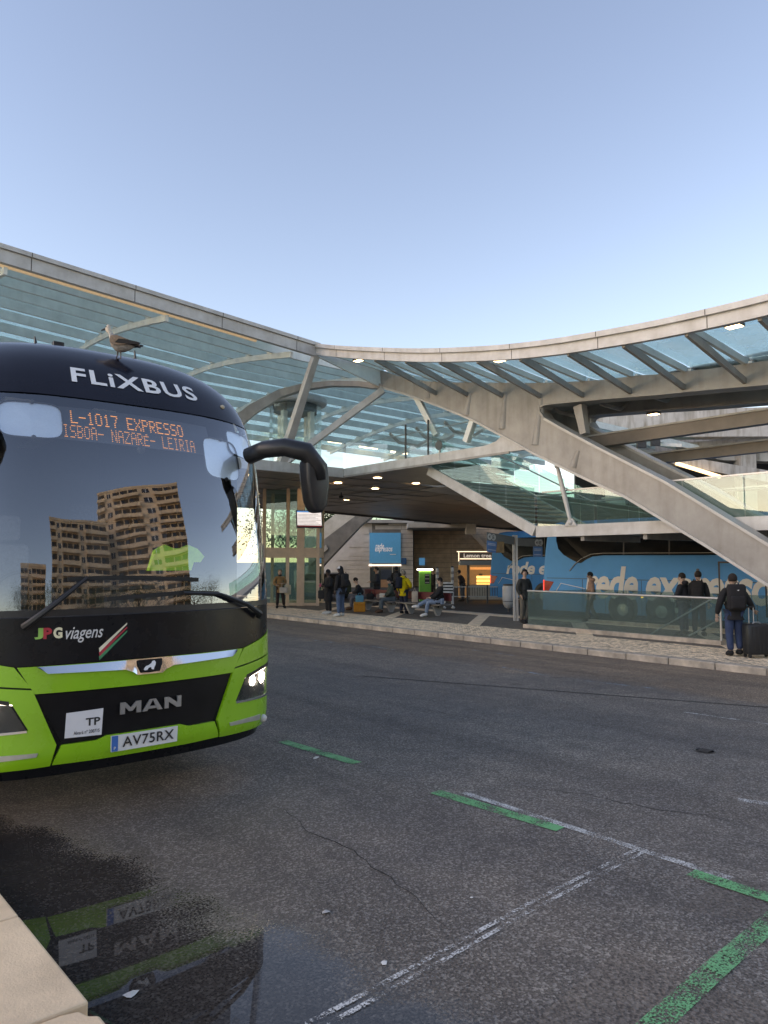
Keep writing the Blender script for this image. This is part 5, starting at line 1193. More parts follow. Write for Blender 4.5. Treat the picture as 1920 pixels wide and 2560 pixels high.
# ---- litter bin hung beside the post
bn = PZ(1272, 1528, PLAT); bn = Vector((bn.x, bn.y, PLAT))
bi = thing('litter_bin', 'white rounded litter bin beside the platform sign post', 'bin', bn)
MB().lathe([(.03, .10), (.16, .16), (.235, .30), (.25, .42), (.25, .98), (.22, 1.04), (.05, 1.05)], bn, 22).build('body', M('bin white', (.55, .54, .52), .5, var=.15, scale=3), bi, True)
MB().lathe([(.251, .40), (.254, .405), (.254, .42), (.251, .425)], bn, 22).build('seam', m_dark, bi); MB().tube([bn + Vector((0, 0, -.02)), bn + Vector((0, 0, .14))], .04, 8).build('stem', m_dark, bi)
MB().lathe([(.14, 1.045), (.23, 1.05), (.23, 1.10), (.14, 1.11)], bn, 18).build('lid', m_dark, bi, True)
# ---- parked car in the service road
cp_ = PD(806, 1478, 43)
car = thing('parked_car', 'dark parked car on the service road behind the waiting people', 'car', (cp_.x, cp_.y, LANE))
TC = lambda x, y, z: Vector((cp_.x, cp_.y, LANE)) + VX * (x * .5 + y * .86) + VY * (-x * .86 + y * .5) + Vector((0, 0, z))
m = MB(); prof = [(-2.1, .3), (-2.15, .62), (-2.0, .86), (-1.1, .96), (-.55, 1.42), (.2, 1.5), (1.2, 1.44), (1.95, 1.0), (2.1, .8), (2.1, .3)]
m.prism([TC(a, -.86, b) for a, b in prof], TC(0, .86, 0) - TC(0, -.86, 0)); m.build('body', M('dark car paint', (.03, .032, .036), .25, coat=.4), car)
m = MB(); wpz = [(-.95, .98), (-.5, 1.36), (.2, 1.43), (1.1, 1.38), (1.6, 1.02)]
for sy in (-.868, .862): MB().prism([TC(a, sy, b) for a, b in wpz], TC(0, .006, 0) - TC(0, 0, 0)).build('window', m_bglass, car)
MB().prism([TC(-1.08, -.7, .99), TC(-1.08, .7, .99), TC(-.6, .62, 1.40), TC(-.6, -.62, 1.40)], TC(-.03, 0, .02) - TC(0, 0, 0)).build('windscreen', m_bglass, car)
for a in (-1.35, 1.35):
    for sy in (-.8, .8): MB().tube([TC(a, sy - .11, .31), TC(a, sy + .11, .31)], .31, 18).build('wheel', m_rubber, car)
for sy in (-.6, .6): MB().ball(TC(-2.08, sy, .72), (.1, .1, .07), 8).build('headlight', M('car lamp', (.6, .62, .65), .1), car, True)
# ---- trees behind the stair
def tree(px, py0, d, r, h, label, sd=1, b=None):
    rr = random.Random(sd); b = b or PD(px, py0, d); b.z = LANE - .1; t = thing('tree', label, 'tree', b, 'trees behind the station')
    m = MB(); m.tube([b, b + Vector((.1, 0, h * .3)), b + Vector((0, .1, h * .6))], [.22, .16, .08], 8); br_ = []
    for k in range(9):
        a = rr.uniform(0, 6.28); z = h * rr.uniform(.28, .55); e = b + Vector((r * .7 * math.cos(a), r * .7 * math.sin(a), z + h * rr.uniform(.12, .3))); m.tube([b + Vector((0, 0, z)), e], [.07, .02], 6); br_.append(e)
    m.build('trunk', M('bark', (.09, .07, .055), .9), t)
    c = MB()
    for k in range(3600):
        e = br_[k % 9] if rr.random() < .7 else b + Vector((0, 0, h * .7)); q = Vector((rr.gauss(0, 1), rr.gauss(0, 1), rr.gauss(0, .8))) * r * .3 + e
        n_ = Vector((rr.gauss(0, 1), rr.gauss(0, 1), rr.gauss(0, 1))).normalized(); u = n_.orthogonal().normalized(); w = n_.cross(u); s_ = rr.uniform(.07, .16)
        c.add([q - u * s_, q - w * s_ * .5, q + u * s_, q + w * s_ * .5], [(0, 1, 2, 3)])
    tag(c.build('crown', M('foliage', (.055, .085, .03), .7, var=.5, scale=1.2), t), kind='stuff')
tree(800, 1480, 72, 3.8, 9.5, 'leafy tree seen through the glass behind the outside stair', 1); tree(715, 1480, 68, 3.6, 8.0, 'leafy tree behind the glass lift tower', 2); tree(850, 1480, 75, 4, 8.5, 'distant leafy tree above the parapet of the outside stair', 5)

# ================================================================== PEOPLE
def skin_obj(name, pts, edges, mat, parent, root=0, lev=2):
    me = bpy.data.meshes.new(name); me.from_pydata([p[0] for p in pts], edges, [])
    sv = me.skin_vertices[0] if len(me.skin_vertices) else None
    ob = bpy.data.objects.new(name, me); col.objects.link(ob); ob.parent = parent
    md = ob.modifiers.new('skin', 'SKIN'); md.use_smooth_shade = True; md.branch_smoothing = .6
    if not len(me.skin_vertices):
        bm = bmesh.new(); bm.from_mesh(me); bm.verts.layers.skin.verify(); bm.to_mesh(me); bm.free()
    for i, p in enumerate(pts):
        r = p[1] if isinstance(p[1], tuple) else (p[1], p[1]); me.skin_vertices[0].data[i].radius = r; me.skin_vertices[0].data[i].use_root = (i == root)
    sb = ob.modifiers.new('sub', 'SUBSURF'); sb.levels = lev; sb.render_levels = lev
    me.materials.append(mat); return ob
SKIN = [M('skin light', (.50, .33, .25), .6, var=.08), M('skin dark', (.10, .06, .045), .6, var=.08), M('skin tan', (.36, .22, .15), .6, var=.08)]
def cloth(c, n=None): return M('cloth %.3f %.3f %.3f' % tuple(c), c, .9, var=.3, scale=9, bump=.3, bscale=25)
def person(label, pos, face, H=1.72, pose='stand', skin=0, top=(.02, .02, .022), legs=(.02, .02, .022), shoes=(.02, .02, .02), hair=(.02, .015, .012), hat=None, long_hair=False, hem=.0, J=None, bulk=1.0, hood=False, beard=None, scarf=None, head_tilt=0.0, head_turn=0.0):
    """local frame: +y is where the person faces, x to the person's right; face = 0 away from the street camera, 90 to its right"""
    r_ = thing('person', label, 'person', pos, rz=0); r_.rotation_euler.z = -YAW - R(face); r_.scale = (H / 1.75,) * 3; WL.pop(r_.name, None)
    g = {}
    if pose == 'sit':
        g.update(pel=(0, 0, .56), wai=(0, .03, .70), che=(0, .05, .90), uch=(0, .06, 1.04), nb=(0, .07, 1.11), nk=(0, .09, 1.16), h0=(0, .11, 1.23), h1=(0, .12, 1.31), h2=(0, .11, 1.37))
        for s, n in ((-1, 'L'), (1, 'R')):
            g.update({'hip' + n: (s * .09, .0, .54), 'kne' + n: (s * .12, .44, .53), 'ank' + n: (s * .12, .46, .09), 'toe' + n: (s * .13, .62, .04), 'sh' + n: (s * .175, .05, 1.03), 'elb' + n: (s * .24, .14, .78), 'wri' + n: (s * .12, .34, .68), 'han' + n: (s * .08, .41, .68)})
    else:
        g.update(pel=(0, 0, .95), wai=(0, 0, 1.08), che=(0, 0, 1.27), uch=(0, -.005, 1.40), nb=(0, 0, 1.46), nk=(0, .015, 1.52), h0=(0, .03, 1.58), h1=(0, .03, 1.655), h2=(0, .02, 1.71))
        for s, n in ((-1, 'L'), (1, 'R')):
            g.update({'hip' + n: (s * .085, 0, .90), 'kne' + n: (s * .10, .015, .49), 'ank' + n: (s * .11, -.02, .09), 'toe' + n: (s * .13, .15, .035), 'sh' + n: (s * .175, -.01, 1.41), 'elb' + n: (s * .24, -.03, 1.13), 'wri' + n: (s * .25, .05, .90), 'han' + n: (s * .25, .08, .82)})
    if J: g.update(J)
    V = {k: Vector(v) for k, v in g.items()}
    if 'bend' in V:                                            # lean the upper body
        off = V.pop('bend')
        for k, w in (('wai', .25), ('che', .7), ('uch', 1), ('nb', 1.1), ('nk', 1.15), ('h0', 1.25), ('h1', 1.35), ('h2', 1.4), ('shL', 1), ('shR', 1)):
            if not (J and k in J): V[k] = V[k] + off * w
    B = bulk; sk = SKIN[skin]
    order = ['pel', 'wai', 'che', 'uch', 'nb', 'nk', 'h0', 'h1', 'h2', 'hipL', 'kneL', 'ankL', 'toeL', 'hipR', 'kneR', 'ankR', 'toeR', 'shL', 'elbL', 'wriL', 'hanL', 'shR', 'elbR', 'wriR', 'hanR']
    rad = dict(pel=.12, wai=.11, che=.125, uch=.11, nb=.07, nk=.056, h0=.055, h1=.062, h2=.05, hip=.085, kne=.056, ank=.035, toe=.02, sh=.06, elb=.042, wri=.03, han=.03)
    def rd(k): return rad[k] if k in rad else rad[k[:-1]]
    ix = {k: i for i, k in enumerate(order)}
    ch = [('pel', 'wai'), ('wai', 'che'), ('che', 'uch'), ('uch', 'nb'), ('nb', 'nk'), ('nk', 'h0'), ('h0', 'h1'), ('h1', 'h2')]
    for n in 'LR': ch += [('pel', 'hip' + n), ('hip' + n, 'kne' + n), ('kne' + n, 'ank' + n), ('ank' + n, 'toe' + n), ('uch', 'sh' + n), ('sh' + n, 'elb' + n), ('elb' + n, 'wri' + n), ('wri' + n, 'han' + n)]
    skin_obj('body', [(V[k], rd(k)) for k in order], [(ix[a], ix[b]) for a, b in ch], sk, r_)
    # jacket
    jk = ['pel', 'wai', 'che', 'uch', 'nb', 'shL', 'elbL', 'wriL', 'shR', 'elbR', 'wriR', 'hem']
    down = (V['pel'] - V['wai']).normalized(); V['hem'] = V['pel'] + (down * (.10 + hem) if pose != 'sit' else Vector((0, .03, -.02)))
    jr = dict(pel=.148, wai=.14, che=.155, uch=.135, nb=.08, sh=.085, elb=.066, wri=.05, hem=.145 + hem * .10)
    ji = {k: i for i, k in enumerate(jk)}
    je = [('pel', 'wai'), ('wai', 'che'), ('che', 'uch'), ('uch', 'nb'), ('uch', 'shL'), ('shL', 'elbL'), ('elbL', 'wriL'), ('uch', 'shR'), ('shR', 'elbR'), ('elbR', 'wriR'), ('pel', 'hem')]
    skin_obj('jacket', [(V[k], (jr[k] if k in jr else jr[k[:-1]]) * B) for k in jk], [(ji[a], ji[b]) for a, b in je], cloth(top), r_)
    # trousers
    tk = ['pel', 'hipL', 'kneL', 'ankL', 'hipR', 'kneR', 'ankR']; ti = {k: i for i, k in enumerate(tk)}
    trr = dict(pel=.135, hip=.108, kne=.082, ank=.066)
    skin_obj('trousers', [(V[k] + (Vector((0, 0, .0)) if k[:3] != 'ank' else Vector((0, 0, .02))), (trr[k] if k in trr else trr[k[:-1]]) * (.5 + .5 * B)) for k in tk], [(ti[a], ti[b]) for a, b in (('pel', 'hipL'), ('hipL', 'kneL'), ('kneL', 'ankL'), ('pel', 'hipR'), ('hipR', 'kneR'), ('kneR', 'ankR'))], cloth(legs), r_)
    for n in 'LR':
        a, t = V['ank' + n], V['toe' + n]; d = (t - a); dn = d.normalized()
        m = MB(); m.tube([a - dn * .05 + Vector((0, 0, -.02)), a + Vector((0, 0, -.02)), a.lerp(t, .5), t, t + dn * .07], [.04, .066, .060, .052, .03], 10); o = m.build('shoe', cloth(shoes), r_, 'all')
        # fingers: four and a thumb, curled a little
        w, h = V['wri' + n], V['han' + n]; hd = (h - w).normalized(); sd = hd.cross(Vector((0, 0, 1)))
        if sd.length < .2: sd = hd.cross(Vector((1, 0, 0)))
        sd.normalize(); nn_ = sd.cross(hd); m = MB()
        for q, (ofs, ln) in enumerate(((-.032, .07), (-.011, .08), (.011, .075), (.031, .06))):
            b = h + sd * ofs * .8; m.tube([b, b + hd * ln * .55 - nn_ * .008, b + hd * ln - nn_ * .03], [.010, .009, .007], 6)
        b = w.lerp(h, .5) + sd * .03; m.tube([b, b + sd * .03 + hd * .03, b + sd * .035 + hd * .06], [.011, .010, .008], 6); m.build('fingers', sk, r_, 'all')
    # head: face, hair
    hc = (V['h0'] + V['h1']) / 2 + Vector((0, 0, .02)); Rt = Matrix.Rotation(head_turn, 3, 'Z') @ Matrix.Rotation(-head_tilt, 3, 'X')
    P = lambda x, y, z: hc + Rt @ Vector((x, y, z))
    m = MB(); m.ball(hc, (.078, .096, .118), 16, T=Rt); m.tube([P(0, .09, .03), P(0, .115, -.012), P(0, .09, -.02)], [.008, .016, .014], 8)
    for sx in (-1, 1): m.ball(P(sx * .08, 0, 0), (.014, .024, .034), 8, T=Rt)
    m.build('head', sk, r_, 'all')
    m = MB()
    for sx in (-1, 1): m.ball(P(sx * .032, .086, .022), (.012, .008, .007), 8, T=Rt)
    m.build('eyes', m_black, r_); m = MB(); m.ball(P(0, .090, -.052), (.024, .008, .007), 8, T=Rt); m.build('mouth', M('lips', (.28, .11, .09), .6), r_)
    hm = cloth(hair)
    if hat is None or True:
        m = MB(); m.ball(P(0, -.024, .030), (.094, .104, .116), 16, T=Rt, z0=-.55); 
        if long_hair: m.tube([P(0, -.06, .03), P(0, -.08, -.08), P(0, -.07, -.20), P(0, -.06, -.26)], [.07, .085, .08, .04], 12)
        m.build('hair', hm, r_, 'all')
    if hat:
        hk, hcol = hat
        m = MB(); m.ball(P(0, -.012, .045), (.096, .108, .098), 16, T=Rt, z0=-.15 if hk == 'beanie' else 0.0)
        if hk == 'cap': m.tube([P(-.06, .07, .062), P(0, .15, .05), P(.06, .07, .062)], [.016, .02, .016], 8); m.prism([P(-.075, .06, .055), P(-.06, .15, .045), P(.06, .15, .045), P(.075, .06, .055)], Rt @ Vector((0, 0, .012)))
        if hk == 'bobble': m.ball(P(0, -.01, .155), (.045, .045, .045), 10)
        if hk == 'headphones': m.ball(P(.088, 0, 0), (.03, .045, .05), 10); m.ball(P(-.088, 0, 0), (.03, .045, .05), 10)
        m.build('hat', cloth(hcol), r_, 'all')
    if hood: m = MB(); m.ball(V['nb'] + Vector((0, -.07, .03)), (.12, .09, .075), 12); m.build('hood', cloth(top), r_, 'all')
    if beard: m = MB(); m.ball(P(0, .05, -.08), (.065, .055, .05), 10, T=Rt); m.build('beard', cloth(beard), r_, 'all')
    if scarf: m = MB(); m.ball(V['nk'] + Vector((0, .01, -.02)), (.085, .085, .06), 12); m.build('scarf', cloth(scarf), r_, 'all')
    return r_, V
def to_world(r_, p): return r_.matrix_basis @ Vector(p)
def backpack(r_, V, label, c, back=.17, w=.16, h=.24, side=0.0, logo=False):
    o = bpy.data.objects.new('backpack', None); col.objects.link(o); o.location = r_.location; o.rotation_euler = r_.rotation_euler; o.scale = r_.scale; tag(o, label, 'backpack')
    c0 = V['che'] + Vector((side, -back - .03, .0)); mt = cloth(c)
    m = MB(); m.bbox(c0.x - w, c0.x + w, c0.y - .07, c0.y + .09, c0.z - h, c0.z + h, .06); m.build('sack', mt, o, 'all')
    m = MB(); m.bbox(c0.x - w * .75, c0.x + w * .75, c0.y - .12, c0.y - .05, c0.z - h * .85, c0.z + h * .1, .03); m.build('pocket', mt, o, 'all')
    for sx in (-1, 1):
        m = MB(); m.tube([c0 + Vector((sx * .09, .07, h * .9)), V['uch'] + Vector((sx * .10, .0, .13)), V['uch'] + Vector((sx * .11, .14, -.02)), V['che'] + Vector((sx * .13, .15, -.12)), c0 + Vector((sx * w * .8, .08, -h * .7))], .018, 8); m.build('strap', mt, o, True)
    m = MB(); m.tube([c0 + Vector((-.04, -.02, h)), c0 + Vector((0, -.02, h + .05)), c0 + Vector((.04, -.02, h))], .01, 6); m.build('handle', mt, o)
    if logo: m = MB(); m.prism([c0 + Vector((-.02, -.075, h * .55)), c0 + Vector((.03, -.075, h * .58)), c0 + Vector((.02, -.075, h * .5))], (0, -.006, 0)); m.build('emblem', m_wtext, o)
    return o
def ground_at(px, py, z=PLAT): p = PZ(px, py, z); return Vector((p.x, p.y, z))
def seat_at(px, v=bv_ - .06): p = PV(px, 1490, v); return Vector((v, p.y, PLAT))
BLK = (.014, .014, .016); NAVY = (.018, .024, .045); JEAN = (.07, .12, .21); JEANL = (.19, .27, .38)

# right: man walking away with backpack, pulling a suitcase
p, V = person('person in black jacket and jeans walking away beside a black suitcase', ground_at(1838, 1640), 8, 1.76, top=BLK, legs=(.03, .055, .12), shoes=BLK, hair=(.02, .013, .01), bulk=1.12, hem=.06,
              J=dict(kneL=(-.10, .03, .49), ankL=(-.09, -.02, .09), toeL=(-.1, .15, .035), kneR=(.11, .08, .50), ankR=(.11, .02, .11), toeR=(.12, .19, .06), elbL=(-.30, -.03, 1.12), wriL=(-.33, .06, .88), hanL=(-.33, .08, .80), elbR=(.31, -.04, 1.16), wriR=(.44, .12, .99), hanR=(.49, .16, .95)))
backpack(p, V, 'black backpack with small white emblem worn by the person beside the suitcase', (.016, .015, .017), .19, .19, .28, logo=True)
sc0 = ground_at(1893, 1644); hw_ = .25
su = thing('suitcase', 'large black hard shell suitcase with raised steel handle on the cobbles', 'suitcase', sc0); su.rotation_euler.z = 0
TU = lambda x, y, z: sc0 + VX * x + VY * y + Vector((0, 0, z))
m = MB().bbox(-hw_, hw_ + .05, -.14, .15, .07, .72, .05, T=TU); m.build('shell', M('black shell', (.016, .018, .021), .42, var=.2, scale=8), su, True)
for x in (-.16, -.08, 0, .08, .16, .24): MB().bbox(x - .018, x + .018, -.148, -.135, .12, .66, .005, T=TU).build('groove', M('black shell', (.016, .018, .021)), su)
for x in (-.12, -.02): MB().tube([TU(x, .06, .70), TU(x, .06, 1.06)], .011, 8).build('handle_tube', m_galv, su, True)
MB().tube([TU(-.15, .06, 1.07), TU(.01, .06, 1.07)], .02, 8).build('handle', m_black, su, True)
MB().tube([TU(-.09, -.02, .72), TU(-.05, -.02, .75), TU(.05, -.02, .75), TU(.09, -.02, .72)], .012, 6).build('carry_handle', m_galv, su, True)
for x in (-.2, .25):
    for y in (-.1, .11): MB().tube([TU(x - .02, y, .04), TU(x + .02, y, .04)], .04, 12).build('wheel', m_rubber, su, True); MB().box(x - .03, x + .03, y - .02, y + .02, .04, .09, T=TU).build('caster', m_black, su)

# man leaning beside the sign post
person('person in black vest and dark cap leaning by the platform sign post', ground_at(1312, 1558), 150, 1.76, skin=0, top=(.035, .038, .036), legs=(.13, .12, .10), shoes=BLK, hat=('headphones', BLK), hem=.02, bulk=1.05, head_turn=R(-35), head_tilt=R(-8), hair=BLK,
       J=dict(elbL=(-.29, -.02, 1.13), wriL=(-.22, .08, .92), hanL=(-.19, .10, .86), elbR=(.29, -.02, 1.13), wriR=(.22, .08, .92), hanR=(.19, .10, .86), kneL=(-.08, .06, .49), ankL=(-.02, .04, .09), toeL=(.0, .2, .04)))
# people behind the glass barrier
zb = PLAT
def at_v(px, v): p = PV(px, 1500, v); return Vector((v, p.y, zb))
person('person in pink tan jacket walking behind the glass barrier', at_v(1478, 21.15) , -80, 1.66, skin=2, top=(.36, .22, .16), legs=(.10, .11, .09), hair=(.015, .012, .01), hood=True, bulk=1.05, head_tilt=R(20), J=dict(kneL=(-.1, .14, .5), ankL=(-.1, .12, .1), toeL=(-.1, .28, .06), kneR=(.1, .0, .5), ankR=(.1, -.2, .12), toeR=(.1, -.05, .05)))
p, V = person('person in black puffer jacket with backpack behind the glass barrier, dark hair', at_v(1708, 19.3), -40, 1.70, top=(.02, .02, .026), legs=(.05, .06, .08), hood=True, bulk=1.15, head_tilt=R(15), J=dict(elbL=(-.25, .05, 1.12), wriL=(-.10, .26, 1.08), hanL=(-.06, .31, 1.1), elbR=(.26, .03, 1.12), wriR=(.14, .24, 1.02), hanR=(.1, .29, 1.03)))
p, V = person('person in grey bobble hat and dark jacket behind the glass barrier', at_v(1746, 19.5), 30, 1.76, top=(.02, .021, .024), legs=(.03, .032, .035), hat=('bobble', (.16, .15, .145)), bulk=1.12, head_turn=R(20)); backpack(p, V, 'black backpack worn by the person in the grey bobble hat', BLK)

# left: woman by the lift
p, V = person('person in tan coat with long fair hair standing by the lift tower', ground_at(699, 1520), 170, 1.66, skin=0, top=(.27, .15, .06), legs=(.025, .014, .013), shoes=BLK, hair=(.22, .14, .07), long_hair=True, hem=.18, bulk=1.15, scarf=(.03, .02, .02),
       J=dict(elbL=(-.27, .03, 1.14), wriL=(-.10, .20, 1.12), hanL=(-.05, .22, 1.14), elbR=(.27, .02, 1.14), wriR=(.16, .20, 1.05), hanR=(.11, .23, 1.05), kneL=(-.16, .02, .48), ankL=(-.2, 0, .09), toeL=(-.24, .14, .04)))
hb = to_world(p, (-.16, .24, .82)); o = thing('handbag', 'pale grey handbag carried by the person in the tan coat', 'handbag', hb)
MB().bbox(-.17, .17, -.06, .06, -.12, .13, .03, T=lambda x, y, z: hb + VX * x + VY * y + Vector((0, 0, z))).build('bag', M('pale leather', (.40, .37, .33), .6), o); MB().tube([hb + VX * -.1 + Vector((0, 0, .12)), hb + VX * -.07 + Vector((0, 0, .3)), hb + VX * .07 + Vector((0, 0, .3)), hb + VX * .1 + Vector((0, 0, .12))], .01, 6).build('strap', M('pale leather', (.4, .37, .33)), o)
tb = to_world(p, (-.36, .05, .85)); o = thing('tote_bag', 'cream tote bag hanging beside the person in the tan coat', 'bag', tb)
MB().bbox(-.14, .14, -.05, .05, -.22, .2, .03, T=lambda x, y, z: tb + VX * x + VY * y + Vector((0, 0, z))).build('bag', M('cream canvas', (.55, .47, .33), .8), o); MB().tube([tb + Vector((0, 0, .18)), tb + Vector((0, 0, .45)) - VX * .05], .012, 6).build('strap', M('cream canvas', (.5, .4, .3)), o)
# pair in conversation
p, V = person('person in long black coat and white trainers reading a pink phone', ground_at(821, 1535), -125, 1.70, skin=1, top=BLK, legs=BLK, shoes=(.62, .60, .56), hair=BLK, hem=.42, bulk=1.15, head_tilt=R(22), J=dict(elbL=(-.25, .05, 1.12), wriL=(-.12, .28, 1.12), hanL=(-.08, .33, 1.13), elbR=(.25, .05, 1.12), wriR=(.12, .28, 1.12), hanR=(.08, .33, 1.13)))
ph = to_world(p, (0, .38, 1.15)); o = MB().bbox(-.04, .04, -.01, .01, -.07, .07, .008, T=lambda x, y, z: ph + VX * x + VY * y + Vector((0, 0, z))).build('phone', M('pink case', (.5, .08, .15), .5)); tag(o, 'pink phone held by the person in the long black coat', 'phone')
bb_ = to_world(p, (.22, .12, .78)); o = thing('shoulder_bag', 'black shoulder bag of the person in the long black coat', 'bag', bb_)
MB().bbox(-.2, .2, -.08, .08, -.18, .16, .05, T=lambda x, y, z: bb_ + VX * x + VY * y + Vector((0, 0, z))).build('bag', cloth((.022, .022, .024)), o, True); MB().tube([bb_ + Vector((0, 0, .15)), bb_ + Vector((0, 0, .6)) - VX * .05], .015, 6).build('strap', cloth((.022, .022, .024)), o)
p, V = person('person in white cap, black jacket and blue jeans with a backpack', ground_at(851, 1541), -55, 1.84, skin=1, top=BLK, legs=(.07, .12, .20), shoes=(.60, .60, .57), hair=BLK, hat=('cap', (.65, .65, .66)), hem=.04, bulk=1.15, long_hair=True)
backpack(p, V, 'black backpack worn by the person in the white cap', (.018, .018, .02), .18)
# seated left: hunched
p, V = person('person in black seated hunched at the end of the bench beside a blue bag', seat_at(905), -95, 1.74, 'sit', skin=0, top=BLK, legs=(.10, .10, .12), shoes=(.10, .05, .03), hair=(.02, .014, .01), bulk=1.15, head_tilt=R(38), J=dict(bend=(0, .12, -.05), elbL=(-.22, .26, .74), wriL=(-.08, .42, .72), hanL=(-.03, .47, .72), elbR=(.22, .26, .74), wriR=(.08, .42, .72), hanR=(.03, .47, .72)))
cb_ = ground_at(899, 1529); o = thing('cool_box', 'orange cool box with pale lid on the platform before the bench', 'box', cb_)
TK = lambda x, y, z: cb_ + VX * x + VY * y + Vector((0, 0, z))
MB().bbox(-.235, .235, -.18, .18, 0, .33, .03, T=TK).build('box', M('orange fabric', (.52, .20, .015), .7, var=.12), o); MB().bbox(-.24, .24, -.185, .185, .332, .39, .02, T=TK).build('lid', M('orange lid', (.60, .28, .05), .7), o); MB().tube([TK(-.15, -.19, .3), TK(0, -.2, .26), TK(.15, -.19, .3)], .012, 6).build('handle', M('orange fabric', (.5, .2, .02)), o)
bp2_ = cb_ + Vector((0, 0, .385)); o = thing('blue_bag', 'light blue bag standing on the orange cool box', 'bag', bp2_)
TK2 = lambda x, y, z: bp2_ + VX * x + VY * y + Vector((0, 0, z))
MB().bbox(-.17, .16, -.1, .1, 0, .27, .04, T=TK2).build('bag', M('light blue fabric', (.06, .30, .42), .8), o, True); MB().tube([TK2(-.08, 0, .25), TK2(-.04, 0, .36), TK2(.04, 0, .36), TK2(.08, 0, .25)], .01, 6).build('handle', M('light blue fabric', (.06, .3, .42)), o)
# standing man behind the bench
person('person in dark jacket standing behind the bench, holding papers', ground_at(942, 1514), -90, 1.76, skin=2, top=(.022, .026, .034), legs=BLK, hair=(.02, .016, .014), bulk=1.12, head_tilt=R(12), J=dict(elbR=(.24, .02, 1.12), wriR=(.12, .28, 1.08), hanR=(.10, .36, 1.08), elbL=(-.24, .02, 1.12), wriL=(-.12, .28, 1.08), hanL=(-.10, .36, 1.08)))
# seated in beanie and green jacket
p, V = person('person in dark beanie and green jacket seated on the bench with a paper bag', seat_at(980), -100, 1.70, 'sit', skin=0, top=(.055, .075, .06), legs=(.07, .10, .12), shoes=(.08, .04, .025), hair=BLK, hat=('beanie', (.015, .018, .022)), bulk=1.12, head_tilt=R(15), scarf=(.03, .09, .09))
pb = to_world(p, (0, .40, .66)); o = thing('paper_bag', 'white paper bag in the lap of the person in green', 'bag', pb); MB().bbox(-.12, .12, -.09, .09, -.06, .12, .03, T=lambda x, y, z: pb + VX * x + VY * y + Vector((0, 0, z))).build('bag', M('white paper', (.60, .57, .50), .8), o, True)
# standing dark figure with strap
p, V = person('person in black coat with a strap across the back standing behind the bench', ground_at(991, 1510), 10, 1.78, skin=1, top=BLK, legs=BLK, shoes=(.2, .2, .2), hair=BLK, hem=.1, bulk=1.12, hood=True); backpack(p, V, 'small grey backpack worn by the person in the black coat', (.06, .06, .065), .16, .12, .18)
# yellow jacket
p, V = person('person in bright yellow jacket and navy trousers with grey hair', ground_at(1009, 1534), 30, 1.66, skin=0, top=(.62, .45, .01), legs=(.014, .018, .035), shoes=BLK, hair=(.22, .19, .15), hem=.14, bulk=1.25, hood=True, J=dict(elbR=(.34, -.02, 1.16), wriR=(.24, .14, 1.05), hanR=(.18, .18, 1.06), elbL=(-.28, -.02, 1.12)))
backpack(p, V, 'navy backpack slung on the yellow jacket', (.012, .016, .03), .20, .14, .24, side=-.10)
tb2 = ground_at(1034, 1500, PLAT) ; tb2 = seat_at(1037, bv_ - .02); tb2.z = PLAT + .455; o = thing('tote_bag', 'pale beige tote bag standing on the bench beside the yellow jacket', 'bag', tb2)
MB().bbox(-.12, .12, -.07, .07, 0, .42, .03, T=lambda x, y, z: tb2 + VX * x + VY * y + Vector((0, 0, z))).build('bag', M('beige canvas', (.48, .38, .30), .8), o, True); MB().tube([tb2 + VX * -.06 + Vector((0, 0, .4)), tb2 + Vector((0, 0, .55)), tb2 + VX * .06 + Vector((0, 0, .4))], .01, 6).build('handle', M('beige canvas', (.48, .38, .3)), o)
# seated, legs crossed
person('person in black jacket and pale jeans seated with crossed legs on the bench', seat_at(1098), -95, 1.76, 'sit', skin=0, top=BLK, legs=JEANL, shoes=(.70, .70, .68), hair=(.015, .012, .01), bulk=1.2, head_tilt=R(10), J=dict(bend=(0, -.10, 0), kneR=(.10, .42, .58), ankR=(-.02, .80, .38), toeR=(-.02, .96, .36), kneL=(-.08, .44, .53), ankL=(-.08, .50, .09), toeL=(-.08, .66, .04)))
# distant people
person('person in dark clothes standing behind the green ticket machine', Vector((PD(1084, 1480, 41.5).x, PD(1084, 1480, 41.5).y, LANE)), -150, 1.75, skin=2, top=BLK, legs=BLK, hair=BLK)
person('person in dark jacket leaning at the kiosk corner behind the railing', Vector((PD(1156, 1484, 39.2).x, PD(1156, 1484, 39.2).y, LANE)), -60, 1.72, skin=2, top=(.03, .022, .022), legs=(.07, .08, .1), hair=BLK, J=dict(bend=(0, .14, -.03)))
# bags on the bench
for px, c, lb_ in ((925, BLK, 'black holdall on the bench beside the hunched person'), (950, (.26, .17, .14), 'pink tan bag on the bench beside the green jacket')):
    q = seat_at(px, bv_); q.z = PLAT + .455; o = thing('holdall', lb_, 'bag', q); MB().bbox(-.16, .16, -.1, .1, 0, .24, .05, T=lambda x, y, z: q + VX * x + VY * y + Vector((0, 0, z))).build('bag', cloth(c), o, True); MB().tube([q + VX * -.08 + Vector((0, 0, .23)), q + Vector((0, 0, .32)), q + VX * .08 + Vector((0, 0, .23))], .01, 6).build('handle', cloth(c), o)

